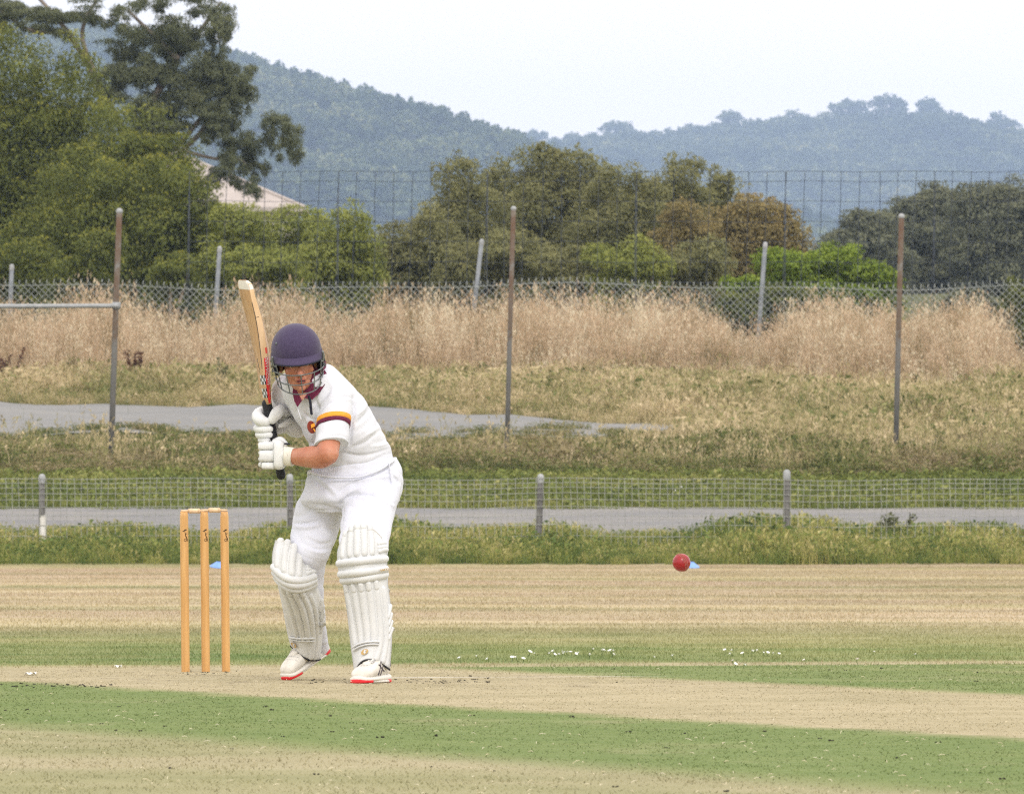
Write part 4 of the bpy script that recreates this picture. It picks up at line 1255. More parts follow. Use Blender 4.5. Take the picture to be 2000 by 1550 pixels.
# ------------------------------------------------------------------ flowers, weeds, crumbs of soil, bits of litter
m_petal = plain('white_petal', (.80, .80, .76), rough=.8)
m_stem = plain('green_stem', (.09, .13, .04), rough=.8)
def flower_mesh(h, r):
    mb = MB(); mb.add(*tube([(0, 0, 0), (.004, 0, h * .5), (0, .003, h)], .0018, n=4, round_ends=False))
    ns = len(mb.F)
    for k in range(9):
        a = k * .698
        cv = np.array((math.cos(a), math.sin(a), .35)); sv = np.array((-math.sin(a), math.cos(a), 0)) * .33
        p = np.array((0, 0, h))
        mb.add([p, p + (cv * .6 + sv) * r, p + cv * r, p + (cv * .6 - sv) * r], [(0, 1, 2, 3)])
    mb.add(*ball((0, 0, h + r * .12), r * .45, 8, 5))
    V, Fa = mb.arrays()
    me = fast_mesh('white_flower', V, Fa); me.materials.append(m_stem); me.materials.append(m_petal)
    me.polygons.foreach_set('material_index', [0] * ns + [1] * (len(Fa) - ns))
    return me
fl = [flower_mesh(.024, .011), flower_mesh(.020, .0095)]
daisies = [(900, 1262), (935, 1256), (957, 1263), (1000, 1262), (1012, 1264), (1020, 1266), (1030, 1250), (1048, 1248), (1076, 1250), (1080, 1252), (1085, 1248), (1091, 1250), (1096, 1252), (1099, 1246), (1105, 1249), (1110, 1246), (1115, 1251), (1122, 1249), (1134, 1249), (1155, 1242), (1174, 1246), (1176, 1241), (1193, 1245), (1193, 1252), (1195, 1248), (1151, 1257), (1275, 1259), (1317, 1258),
           (1418, 1243), (1434, 1241), (1432, 1251), (1453, 1251), (1469, 1246), (1471, 1243), (1489, 1250), (1497, 1249), (1507, 1251), (1520, 1250), (1434, 1269), (1433, 1276), (1451, 1280), (1573, 1266), (1675, 1268), (1705, 1246), (690, 1235), (1790, 1252)]
for k, (x, y) in enumerate(daisies):
    y = 1262 + (y - 1248) * .8
    d = F * HC / (y - YH + 18)
    p = P(x, y, d); p[2] = 0
    o = link('white_flower', fl[k % 2], None, None, p)
    o.rotation_euler = (rng.normal(0, .2) + .5, rng.normal(0, .2), rng.random() * 6)
    o.scale = (rng.uniform(.8, 1.25),) * 3
    if x < 1250:
        tag(o, 'small white flower in the left patch of daisies beside the pitch', 'flower', 'left patch of daisies')
    else:
        tag(o, 'small white flower in the right patch of daisies beside the pitch', 'flower', 'right patch of daisies')
flb = [flower_mesh(.55, .020), flower_mesh(.65, .022)]
specks = [(1155, 800), (1198, 779), (1340, 757), (1347, 784), (1353, 788), (1530, 800), (1504, 835), (1523, 836), (1552, 834), (1613, 835), (1643, 840), (1663, 850), (1595, 850), (1400, 875), (1402, 892), (1505, 890), (1610, 884), (1617, 888), (1805, 807), (1770, 755), (1786, 858), (1798, 870), (826, 857), (40, 788), (157, 791), (250, 792), (45, 815), (330, 870), (1855, 700), (1445, 835), (1385, 795)]
for k, (x, y) in enumerate(specks):
    d = float(np.interp(y, [700, 760, 790, 840, 890], [184, 181, 176, 162, 150]))
    p = P(x, y, d); g0 = float(zt(p[0], d)); h0 = p[2] - g0
    o = link('white_flower', flb[k % 2], None, None, (p[0], d, g0))
    s = max(h0, .25) / (.55 if k % 2 == 0 else .65)
    o.scale = (1.2, 1.2, s)
    o.rotation_euler = (.05, 0, rng.random() * 6)
    if x > 1000: tag(o, 'white wildflower speck among the weeds on the right of the bank', 'flower', 'white wildflowers on the right bank')
    else: tag(o, 'white wildflower speck among the weeds on the left of the bank', 'flower', 'white wildflowers on the left bank')
flv = [flower_mesh(.10, .016)]
for x, y in ((1319, 958), (1331, 951), (1341, 970), (1240, 985), (1727, 955), (1780, 970), (1880, 996), (1930, 1062)):
    d = 138.5 if y < 1000 else 127.5
    p = P(x, y, d); g0 = float(zt(p[0], d))
    o = link('white_flower', flv[0], None, None, (p[0], d, g0)); o.scale = (1.2, 1.2, max(.6, (p[2] - g0) / .10))
    tag(o, 'white flower poking up by the gravel track behind the low fence', 'flower', 'white flowers by the gravel track')

# dock stalks, thistle stalks and a few single weeds
m_dock = plain('dock_seed', (.055, .022, .014), (.11, .042, .024), scale=12, rough=.9)
m_stalk = plain('green_stalk', (.10, .115, .05), (.16, .165, .08), scale=8, rough=.9)
def weed(name, px, yb, d, hgt, m, label, cat, nst=5, heads=True, spread=.2):
    b0 = P(px, yb, d); b0[2] = float(zt(b0[0], d))
    t = empty(name, b0, label, cat, 'single tall weeds on the bank')
    mb, hb_ = MB(), []
    for s in range(nst):
        tp = b0 + [rng.normal(0, spread), rng.normal(0, spread * .6), hgt * rng.uniform(.65, 1.0)]
        md_ = (b0 + tp) / 2 + [rng.normal(0, spread * .2), 0, 0]
        mb.add(*tube([b0 - [0, 0, .03], md_, tp], [.008, .006, .004], n=5, res=6))
        n = 70
        f = rng.uniform(.4, 1.0, n)[:, None]
        c = (b0 * (1 - f) ** 2 + 2 * md_ * f * (1 - f) + tp * f ** 2)
        hb_.append(c + rng.normal(0, 1, (n, 3)) * [.022, .022, .02])
    V, Fa = mb.arrays(); mk('stem', V, Fa, m, t)
    C = np.vstack(hb_)
    V, Fq = leaf_quads(C, rng.normal(0, 1, C.shape) + [0, 0, .5], np.full(len(C), .05), np.full(len(C), .028))
    o = mk('seed_head' if heads else 'foliage', V, Fq, m, t, sm=False)
weed('dock_weed', 268, 740, 184, .85, m_dock, 'dark red-brown dock stalk right of the left steel pole', 'weed', 6)
weed('dock_weed', 290, 745, 183, .50, m_dock, 'shorter cluster of brown dock stalks beside the tall one', 'weed', 7, spread=.25)
weed('dock_weed', 10, 720, 185, .95, m_dock, 'dark red-brown dock stalks at the left edge of the dry grass', 'weed', 6)
weed('dock_weed', 815, 725, 188, .45, m_dock, 'small brown stalk in the dry grass right of the batsman', 'weed', 3, spread=.06)
weed('green_stalk_weed', 432, 790, 181, .75, m_stalk, 'slim green weed stalk at the road edge left of the bat', 'weed', 4, False, .06)
weed('green_stalk_weed', 1683, 800, 176, .60, m_stalk, 'slim green weed stalk left of the right rusty pole', 'weed', 3, False, .06)
weed('green_stalk_weed', 1775, 780, 178, .62, m_stalk, 'slim green weed stalk right of the right rusty pole', 'weed', 3, False, .06)
weed('green_stalk_weed', 1750, 1060, 129, .40, m_stalk, 'bushy green weed behind the low fence at right', 'weed', 8, False, .13)

mb = MB()
def crumb(x, y, s):
    d = F * HC / (y - YH); p = P(x, y, d); p[2] = s * .35
    for q in range(3):
        V, Fa = ball(p + rng.normal(0, 1, 3) * [s, s * 1.5, s * .1], (s * rng.uniform(.5, 1), s * rng.uniform(.6, 1.2), s * rng.uniform(.3, .7)), 6, 4)
        mb.add(V + rng.normal(0, s * .12, V.shape), Fa)
for x, y in ((10, 1387), (52, 1385), (54, 1393), (230, 1380), (200, 1413), (325, 1418), (228, 1426), (275, 1427), (553, 1438), (517, 1380), (531, 1386), (645, 1398), (688, 1411), (650, 1429), (747, 1440), (848, 1437), (922, 1397), (452, 1462), (842, 1497), (965, 1505), (1120, 1400), (1228, 1429), (1340, 1432), (1495, 1428), (1600, 1442), (1624, 1446), (1832, 1449), (1915, 1509), (1961, 1521), (1202, 1536), (1484, 1518), (1907, 1313), (1905, 1330), (1720, 1305), (1205, 1332), (1200, 1306), (1620, 1308), (1650, 1309), (875, 1318), (918, 1320), (1085, 1536), (615, 1512), (330, 1500), (1300, 1460), (1750, 1480), (1420, 1545)):
    crumb(x, y, rng.uniform(.003, .0065))
for k in range(40):
    crumb(rng.uniform(-20, 220), 1338 + rng.normal(0, 2.2), rng.uniform(.002, .006))
for sx_ in (363, 402, 440):  # dark soil round the stump holes, added to stand in for contact shade
    for k in range(7):
        crumb(sx_ + rng.normal(0, 9), 1313 + rng.normal(0, 1.6), rng.uniform(.002, .0045))
for k in range(60):
    crumb(rng.uniform(600, 960), 1330 + rng.normal(0, 3), rng.uniform(.002, .005))
V, Fa = mb.arrays(); set_base((0, 0, 0))
tag(mk('soil_crumbs', V, Fa, m_soil), 'dark crumbs of soil scattered over the pitch strips, and as contact shade round the stumps', 'soil', kind='stuff')
mb = MB()
for k in range(420):
    x, y = rng.uniform(-60, 2060), rng.uniform(1296, 1560)
    d = F * HC / (y - YH); p = P(x, y, d); p[2] = .012
    a = rng.random() * 3.14; L = rng.uniform(.004, .011)
    dv = np.array((math.cos(a), math.sin(a), rng.normal(0, .25))) * L
    mb.add(*tube([p - dv, p + [0, 0, .003], p + dv], .0009, n=4, round_ends=False))
V, Fa = mb.arrays()
m_strawbit = plain('straw_clipping', (.66, .58, .38), (.75, .70, .55), scale=5, rough=.8)
tag(mk('straw_clippings', V, Fa, m_strawbit), 'pale dry grass clippings lying on the pitch strips', 'clippings', kind='stuff')
def scrap(x, y, w, label):
    d = F * HC / (y - YH); p = P(x, y, d); p[2] = .006
    set_base(p)
    n = 7; V = []
    for i in range(n):
        for j in range(n):
            V.append(p + np.array(((i / 6 - .5) * w, (j / 6 - .5) * w * 1.6, .004 * math.sin(i * 1.7 + j) + .006 * rng.random())))
    tag(mk('litter_scrap', np.array(V), [(i * n + j, (i + 1) * n + j, (i + 1) * n + j + 1, i * n + j + 1) for i in range(n - 1) for j in range(n - 1)], m_petal), label, 'litter', 'pale scraps on the grass')
scrap(231, 1304, .03, 'small crumpled white scrap on the grass left of the stumps')
scrap(60, 1318, .05, 'flat pale scrap on the worn grass at the far left')
# ------------------------------------------------------------------ the batsman
D0 = 42.8
SP = F / D0                                 # photo pixels per metre at the batsman
def Q(x, y, w=0.0): return P(x, y, D0 + w)
def px(n): return n / SP

m_shirt = plain('white_shirt_knit', (.655, .67, .725), (.61, .625, .685), scale=9, rough=.9, spec=.15, bump=.12, bscale=420, sheen=.1)
m_trous = plain('white_trouser_cloth', (.665, .685, .775), (.63, .65, .745), scale=7, rough=.9, spec=.15, bump=.12, bscale=420, sheen=.1)
m_pad = plain('pad_vinyl', (.65, .665, .68), (.60, .615, .63), scale=11, rough=.5, spec=.35, bump=.1, bscale=120)
m_padold = plain('pad_vinyl_worn', (.65, .66, .665), (.59, .60, .60), scale=13, rough=.55, spec=.3, bump=.1, bscale=120)
m_padedge = plain('pad_binding', (.50, .48, .43), (.58, .56, .51), scale=20, rough=.7)
m_glove = plain('glove_leather', (.72, .73, .735), (.64, .65, .655), scale=26, rough=.6, spec=.3, bump=.15, bscale=150)
m_palm = plain('glove_palm', (.60, .59, .57), (.70, .69, .67), scale=220, rough=.9)
m_band = plain('elastic_cuff', (.70, .66, .58), (.76, .73, .66), scale=90, rough=.9)
m_skin, nt, b = new_mat('skin')
tc = nt.nodes.new('ShaderNodeTexCoord')
r1 = ramp(nt, [(.3, (.42, .15, .085)), (.55, (.475, .195, .115)), (.75, (.52, .245, .16))], noise_tex(nt, 14, 5, tc.outputs['Object']))
nt.links.new(r1.outputs[0], b.inputs['Base Color']); b.inputs['Roughness'].default_value = .5
b.inputs['Subsurface Weight'].default_value = .12; b.inputs['Subsurface Radius'].default_value = (.012, .005, .003); b.inputs['Subsurface Scale'].default_value = .6
bn = N(nt, 'ShaderNodeBump'); bn.inputs['Strength'].default_value = .15; bn.inputs['Distance'].default_value = .002
nt.links.new(noise_tex(nt, 260, 3, tc.outputs['Object']), bn.inputs['Height']); nt.links.new(bn.outputs[0], b.inputs['Normal'])
m_lip = plain('lip', (.36, .10, .085), rough=.5)
m_brow = plain('brow_hair', (.09, .05, .028), rough=.9)
m_hair = plain('reddish_hair', (.17, .085, .04), (.24, .13, .06), scale=80, rough=.7)
m_eye = plain('eye_white', (.62, .60, .57), rough=.3)
m_iris = plain('iris', (.03, .035, .04), rough=.2)
m_maroon = plain('maroon_cloth', (.105, .010, .035), (.135, .016, .048), scale=30, rough=.85)
m_orange = plain('orange_cloth', (.72, .30, .025), (.78, .36, .05), scale=30, rough=.85)
m_crest = plain('dark_red_embroidery', (.16, .022, .014), (.22, .04, .02), scale=60, rough=.9)
m_helm = plain('purple_helmet_cloth', (.040, .028, .070), (.058, .042, .095), scale=160, rough=.75, spec=.25, bump=.25, bscale=500, sheen=.15)
m_steel = plain('grille_steel', (.10, .115, .12), (.19, .20, .20), scale=30, rough=.38, spec=.5, metal=.55)
m_black = plain('black_rubber', (.013, .013, .015), (.022, .022, .026), scale=60, rough=.6)
m_navy = plain('navy_strap', (.014, .015, .028), rough=.8)
m_gold = plain('gold_print', (.46, .30, .10), (.52, .36, .15), scale=40, rough=.5)
m_red = plain('red_print', (.62, .012, .02), (.68, .03, .035), scale=40, rough=.45)
m_shoe = plain('shoe_mesh', (.70, .675, .62), (.60, .575, .52), scale=26, rough=.75, bump=.15, bscale=180)
m_shoedark = plain('shoe_dark_trim', (.05, .04, .05), (.10, .08, .09), scale=30, rough=.6)
m_lace = plain('shoe_lace', (.34, .34, .35), (.62, .61, .58), scale=120, rough=.8)
m_soleW = plain('shoe_midsole', (.70, .68, .63), rough=.6)

foot = Q(655, 1330, -.1); foot[2] = 0
man = empty('person', foot, 'batsman in cricket whites and purple helmet, crouching with bat raised', 'person')

def slice_(L, R_, hd, w):
    """cross-section whose left and right outline are at photo points L and R_"""
    a, c = Q(L[0], L[1], w), Q(R_[0], R_[1], w)
    return ((a + c) / 2, (c - a) / 2, np.array((0, hd, 0)))

# ---- body: one continuous skin
head_o = Q(581, 703, -.16)
roll, pitch, yaw = R(-6.5), R(9), R(4)
Rr = np.array(Matrix.Rotation(roll, 3, 'Y')); Rp = np.array(Matrix.Rotation(pitch, 3, 'X')); Ry = np.array(Matrix.Rotation(yaw, 3, 'Z'))
HR_ = Rr @ Ry @ Rp
def Hd(x, y, z): return head_o + HR_ @ np.array((x, y, z), dtype=float)
def hb(c, r, n=18, m=12):
    V, Fa = ball((0, 0, 0), r, n, m)
    return head_o + (V + np.array(c)) @ HR_.T, Fa
parts = [hb((0, .012, .035), (.076, .096, .090)), hb((0, -.03, -.03), (.060, .070, .082)), hb((0, -.048, -.088), (.043, .044, .036)),
         hb((0, -.078, -.108), (.020, .018, .016)), hb((.037, -.066, -.034), (.024, .022, .020)), hb((-.037, -.066, -.034), (.024, .022, .020)),
         hb((.074, .01, -.02), (.010, .02, .03)), hb((-.074, .01, -.02), (.010, .02, .03)),
         hb((0, -.092, -.068), (.026, .014, .016)),
         tube([Hd(0, -.092, .008), Hd(0, -.106, -.022), Hd(0, -.117, -.044)], [.009, .0105, .0135], n=10),
         hb((.012, -.102, -.047), (.0085, .010, .008)), hb((-.012, -.102, -.047), (.0085, .010, .008)),
         tube([Hd(-.044, -.074, .014), Hd(-.02, -.092, .018), Hd(.02, -.092, .018), Hd(.044, -.074, .014)], .0115, n=10, res=12),
         tube([Hd(0, .02, -.07), Q(600, 765, -.10), Q(614, 800, -.05)], [.056, .060, .068], n=20, res=8)]
# torso inside the shirt, arms, legs inside the trousers
parts += [loft([slice_((596, 765), (640, 752), .06, -.05), slice_((580, 790), (672, 778), .08, -.05), slice_((604, 850), (712, 832), .09, -.03), slice_((622, 905), (745, 890), .09, 0), slice_((616, 950), (762, 945), .10, .0), slice_((650, 985), (740, 985), .09, .0)], 24, 20)]
parts += [tube([Q(652, 790, -.10), Q(650, 822, -.19), Q(640, 884, -.31)], [.042, .048, .046], n=18, res=10),
          tube([Q(641, 886, -.31), Q(626, 892, -.27), Q(606, 892, -.22), Q(585, 892, -.165), Q(564, 889, -.105), Q(554, 888, -.09)], [.046, .0495, .046, .038, .030, .026], n=18, res=12),
          tube([Q(566, 775, .10), Q(580, 810, .14), Q(600, 836, .12)], [.05, .044, .038], n=16, res=8),
          tube([Q(600, 836, .12), Q(575, 828, .08), Q(552, 822, .05)], [.038, .032, .027], n=16, res=8)]
parts += [tube([Q(640, 960, .08), Q(614, 1030, .10), Q(600, 1085, .08)], [.075, .062, .045], n=18, res=8), tube([Q(600, 1085, .08), Q(612, 1180, .20), Q(625, 1258, .35)], [.045, .036, .032], n=16, res=8),
          tube([Q(728, 965, -.03), Q(718, 1030, -.17), Q(709, 1090, -.31)], [.08, .062, .048], n=18, res=8), tube([Q(709, 1090, -.31), Q(720, 1190, -.33), Q(732, 1285, -.35)], [.048, .045, .034], n=16, res=8)]
V, Fa, Nn = remesh(parts, .0042, 2)
body = mk('body', V, Fa, m_skin, man)
# face details
mk('lips', *remesh([tube([Hd(-.021, -.096, -.0735), Hd(-.008, -.1055, -.0700), Hd(0, -.1065, -.0712), Hd(.008, -.1055, -.0700), Hd(.021, -.096, -.0735)], [.002, .0042, .004, .0042, .002], n=8, res=12),
                    tube([Hd(-.018, -.096, -.0795), Hd(0, -.1045, -.0820), Hd(.018, -.096, -.0795)], [.002, .0050, .002], n=8, res=10)], .0012, 1)[:2], m_lip, man)
mk('mouth_gap', *tube([Hd(-.016, -.1005, -.0762), Hd(0, -.1075, -.0762), Hd(.016, -.1005, -.0762)], .0018, n=6, res=8), m_iris, man)
for s in (-1, 1):
    e_ = mk('eye', *hb((s * .031, -.0800, -.008), (.0135, .0125, .0095), 14, 10), m_eye, man)
    mk('iris', *hb((s * .031, -.0905, -.0095), (.0055, .003, .0055), 10, 6), m_iris, e_)
    mk('eyelid', *tube([Hd(s * .017, -.0865, -.001), Hd(s * .031, -.0925, .0025), Hd(s * .045, -.083, -.003)], .0042, n=6, res=8), m_skin, e_)
    mk('eyebrow', *tube([Hd(s * .014, -.1005, .0175), Hd(s * .032, -.0965, .0225), Hd(s * .049, -.077, .016)], [.003, .0042, .002], n=6, res=8), m_brow, man)
    mk('hair', *tube([Hd(s * .070, -.02, .03), Hd(s * .074, -.012, -.005), Hd(s * .071, -.005, -.035)], [.012, .012, .006], n=8, res=6), m_hair, man)

# ---- trousers
wl = [slice_((601, 921), (775, 891), .122, .0), slice_((598, 935), (786, 922), .135, .0), slice_((593, 955), (787, 950), .145, .0), slice_((587, 978), (780, 978), .14, .0), slice_((615, 1000), (760, 1000), .09, .0)]
back_leg = [slice_((600, 950), (690, 955), .11, .06), slice_((583, 975), (676, 985), .115, .09), slice_((574, 1000), (668, 1008), .115, .10), slice_((570, 1028), (661, 1036), .11, .09), slice_((567, 1058), (652, 1064), .10, .07), slice_((570, 1090), (640, 1094), .09, .06), slice_((590, 1120), (634, 1118), .07, .10), slice_((598, 1160), (632, 1160), .065, .17), slice_((604, 1210), (636, 1210), .06, .25), slice_((610, 1258), (640, 1256), .055, .34)]
front_leg = [slice_((668, 950), (785, 945), .13, -.02), slice_((667, 985), (779, 978), .13, -.08), slice_((667, 1010), (768, 1015), .125, -.15), slice_((664, 1040), (762, 1045), .11, -.23), slice_((663, 1075), (757, 1080), .095, -.30), slice_((668, 1120), (757, 1120), .08, -.35), slice_((685, 1190), (760, 1190), .07, -.35), slice_((698, 1250), (763, 1250), .065, -.35), slice_((706, 1292), (760, 1290), .06, -.35)]
V, Fa, Nn = remesh([loft(wl, 30, 24), loft(back_leg, 26, 40), loft(front_leg, 26, 40)], .0052, 4)
V = folds(V, Nn, [
    ([(628, 932), (690, 934), (745, 920), (786, 897)], 2.6, -.006), ([(690, 940), (720, 930), (760, 926)], 3.0, -.005), ([(700, 936), (735, 930), (768, 930)], 4, .004),
    ([(609, 930), (630, 950), (652, 972)], 4, -.004), ([(616, 928), (640, 948), (660, 968)], 4, .004),
    ([(657, 966), (680, 948), (706, 941)], 4.5, -.007), ([(660, 976), (690, 958), (728, 950)], 4.5, .005), ([(664, 985), (690, 966), (740, 966)], 3.5, -.005),
    ([(604, 983), (640, 990), (668, 998)], 3.2, -.006), ([(606, 990), (640, 997), (666, 1003)], 3.5, .004), ([(601, 996), (640, 996), (668, 1000)], 2.6, -.005),
    ([(570, 1020), (590, 1022), (618, 1018)], 3.0, -.006), ([(571, 1027), (595, 1030), (620, 1026)], 4, .005), ([(668, 985), (668, 1010), (662, 1050)], 4, -.008),
    ([(690, 964), (730, 968), (772, 984)], 2.8, -.005), ([(700, 972), (740, 976), (776, 990)], 3.5, .004), ([(700, 996), (730, 999), (745, 997)], 3, -.004), ([(690, 1012), (720, 1016), (750, 1018)], 4, .003),
    ([(766, 928), (778, 940), (781, 962)], 2.5, -.006), ([(771, 960), (776, 985), (768, 1000)], 3, -.004), ([(640, 1030), (650, 1045), (640, 1070)], 4, -.004), ([(600, 1050), (625, 1062), (648, 1058)], 4, -.004), ([(590, 1066), (620, 1078), (642, 1076)], 4, .004)])
V = wrinkle(V, Nn, .0055, (9, 9, 16, 5))
mk('trousers', V, Fa, m_trous, man)
# waistband roll and a pocket edge
mk('waistband', *tube([Q(602, 926, -.02), Q(606, 921, -.09), Q(625, 927, -.135), Q(660, 932, -.15), Q(700, 931, -.148), Q(738, 919, -.125), Q(762, 904, -.085), Q(772, 898, -.03)], [.006, .008, .006, .0045, .004, .004, .004, .003], n=8, res=40), m_trous, man)
mk('pocket_seam', *tube([Q(760, 905, -.10), Q(764, 935, -.105), Q(768, 968, -.105)], .0028, n=6, res=14), m_trous, man)

# ---- shirt: torso with both sleeves
torso = [slice_((608, 930), (770, 904), .118, .0), slice_((608, 908), (767, 887), .125, -.0), slice_((607, 882), (757, 863), .135, -.01), slice_((598, 856), (745, 838), .14, -.03), slice_((581, 826), (729, 808), .14, -.04), slice_((563, 797), (712, 780), .138, -.05), slice_((551, 770), (688, 751), .13, -.06), slice_((546, 747), (663, 726), .112, -.06), slice_((562, 732), (642, 710), .065, -.035), slice_((580, 735), (630, 714), .04, -.03)]
slv = [(Q(660, 774, -.10), 31, .078), (Q(656, 790, -.145), 33, .080), (Q(652, 820, -.19), 33, .077), (Q(649, 848, -.23), 32.5, .075), (Q(647, 866, -.255), 32.5, .075)]
rings = [(c, np.array((px(r), 0, px(r) * .08)), np.array((0, dpt, -.03))) for c, r, dpt in slv]
sleeve = loft(rings, 30, 22)
sleeve_r = tube([Q(570, 768, .05), Q(570, 795, .11), Q(580, 822, .12)], [.09, .08, .072], n=20, res=8)
V, Fa, Nn = remesh([loft(torso, 32, 44), sleeve, sleeve_r], .0048, 3)
V = folds(V, Nn, [
    ([(616, 778), (621, 800), (616, 840), (613, 866)], 3.2, -.010), ([(650, 777), (675, 773), (690, 778)], 2.2, -.006), ([(690, 776), (693, 800), (686, 840), (683, 866)], 3.4, -.011),
    ([(625, 812), (640, 796), (655, 785)], 3.2, .005), ([(622, 802), (632, 790), (648, 781)], 3, -.004), ([(632, 822), (645, 806), (660, 796)], 3.4, -.004), ([(640, 850), (660, 846), (678, 850)], 4, .003),
    ([(690, 846), (716, 830), (738, 800)], 5, -.003), ([(690, 866), (722, 846), (752, 826)], 3.6, .004), ([(688, 874), (716, 862), (740, 842)], 3.0, -.0035), ([(725, 872), (748, 868), (768, 858)], 3.0, .004), ([(665, 884), (712, 889), (772, 872)], 3.0, -.005),
    ([(672, 898), (700, 901), (730, 894)], 5, .003), ([(692, 830), (712, 812), (730, 790)], 4, -.005), ([(694, 812), (712, 796), (724, 776)], 4, .005),
    ([(575, 790), (590, 815), (606, 846)], 3, -.005), ([(583, 792), (597, 818), (610, 842)], 3.5, .004), ([(590, 800), (600, 812), (611, 818)], 3, -.004), ([(600, 780), (612, 795), (610, 812)], 3, .004), ([(592, 850), (602, 862), (612, 868)], 3, -.004),
    ([(650, 735), (668, 750), (660, 775)], 4, -.005), ([(640, 740), (650, 760), (640, 778)], 3.5, .004), ([(700, 770), (714, 782), (726, 800)], 3.5, .004), ([(640, 910), (670, 922), (700, 924)], 4, -.004)])
V = wrinkle(V, Nn, .0055, (10, 9, 14, -9), 3.3)
mk('shirt', V, Fa, m_shirt, man)
mk('sleeve_hem', *loft([(Q(647, 864, -.253), np.array((px(33.2), 0, px(3))), np.array((0, .077, -.03))), (Q(646.7, 869.5, -.258), np.array((px(33.4), 0, px(3))), np.array((0, .078, -.031)))], 36), m_shirt, man)
def sleeve_band(y0, y1, name, m, grow):
    def at(y):
        w = np.interp(y, [790, 820, 848, 866], [-.145, -.19, -.23, -.255]); cx = np.interp(y, [790, 820, 848, 866], [656, 652, 649, 647]); r = np.interp(y, [790, 820, 848, 866], [33, 33, 32.5, 32.5]) + grow
        return (Q(cx, y, w), np.array((px(r), 0, px(r) * .08)), np.array((0, .077 + grow * .0022, -.03)))
    mk(name, *loft([at(y0), at((y0 + y1) / 2), at(y1)], 40), m, man)
sleeve_band(817.0, 826.5, 'orange_sleeve_stripe', m_orange, 1.0)
sleeve_band(826.2, 834.0, 'maroon_sleeve_stripe', m_maroon, 1.1)

# chest crest, collar, placket, strap
def surf_front(x, y, w0, lift=.0): return Q(x, y, w0 - lift)
ang = np.linspace(0, 6.2832, 20, endpoint=False)
cw = -.205
V = [Q(608.5 + 8.5 * math.cos(a) + 1.5 * math.sin(a), 834 + 12.5 * math.sin(a), cw - .002 + .004 * math.cos(a)) for a in ang] + [Q(608.5, 834, cw - .008)]
cr = mk('crest', np.array(V), [(i, (i + 1) % 20, 20) for i in range(20)], m_crest, man)
V = [Q(x, y, cw - .0105) for x, y in ((607, 829), (614, 825.5), (615.5, 832), (608, 836))]
mk('crest_shield', np.array(V), [(0, 1, 2, 3)], m_orange, cr)
V = [Q(x, y, cw - .0105) for x, y in ((611, 836), (613.5, 836.5), (617, 842), (614.5, 843))]
mk('crest_ribbon', np.array(V), [(0, 1, 2, 3)], m_orange, cr)
col_l = [slice_((566, 706), (636, 704), .085, -.065), slice_((564, 728), (639, 722), .095, -.075), slice_((566, 750), (638, 744), .100, -.090), slice_((570, 768), (634, 764), .100, -.105)]
V, Fa = loft(col_l, 30, 14)
mk('collar', V, Fa[:-60], m_maroon, man)
def leaf_sheet(outer, w_off, th=.004):
    pts = [Q(x, y, w) for x, y, w in outer]
    n = len(pts); A = np.array(pts); B_ = A + [0, th, 0]
    return np.vstack([A, B_]), [tuple(range(n)), tuple(range(2 * n - 1, n - 1, -1))] + [(i, (i + 1) % n, n + (i + 1) % n, n + i) for i in range(n)]
mk('collar_flap', *leaf_sheet([(573, 752, -.185), (579, 762, -.20), (590, 782, -.215), (581, 795, -.215), (575, 784, -.205), (571, 766, -.19)], 0), m_maroon, man, sm=False)
mk('collar_flap', *leaf_sheet([(634, 722, -.15), (640, 732, -.155), (634, 752, -.185), (622, 770, -.205), (610, 780, -.215), (594, 777, -.218), (604, 764, -.20), (618, 742, -.18)], 0), m_maroon, man, sm=False)
mk('neck_opening', *leaf_sheet([(580, 762, -.1975), (603, 764, -.1975), (594, 778, -.212), (587, 784, -.213)], 0), m_skin, man, sm=False)
mk('placket', *tube([Q(581, 796, -.195), Q(584, 806, -.195), Q(588, 818, -.193)], .003, n=6, res=8), m_shirt, man)
mk('helmet_strap', *tube([Q(603, 774, -.235), Q(606, 784, -.232), Q(607, 797, -.225), Q(608.5, 808, -.222)], .0055, n=8, res=10, flat=.4, flatdir=(0, 1, 0)), m_navy, man)

# ---- helmet
hel = mk('helmet', *remesh([hb((0, .012, .042), (.106, .125, .112), 36, 26)], .0045, 1)[:2], m_helm, man)
# trim the shell to an open dome: keep what lies above a tilted rim
me = hel.data
bm = bmesh.new(); bm.from_mesh(me)
hinv = HR_.T
kill = []
for v in bm.verts:
    q = hinv @ (np.array(v.co) + BASE - head_o)
    rim = .012 if q[1] < -.03 else (-.045 if q[1] > .02 else np.interp(q[1], [-.03, .02], [.012, -.045]))
    if q[2] < rim: kill.append(v)
bmesh.ops.delete(bm, geom=kill, context='VERTS')
bm.to_mesh(me); bm.free()
sd = hel.modifiers.new('shell', 'SOLIDIFY'); sd.thickness = .012; sd.offset = -1
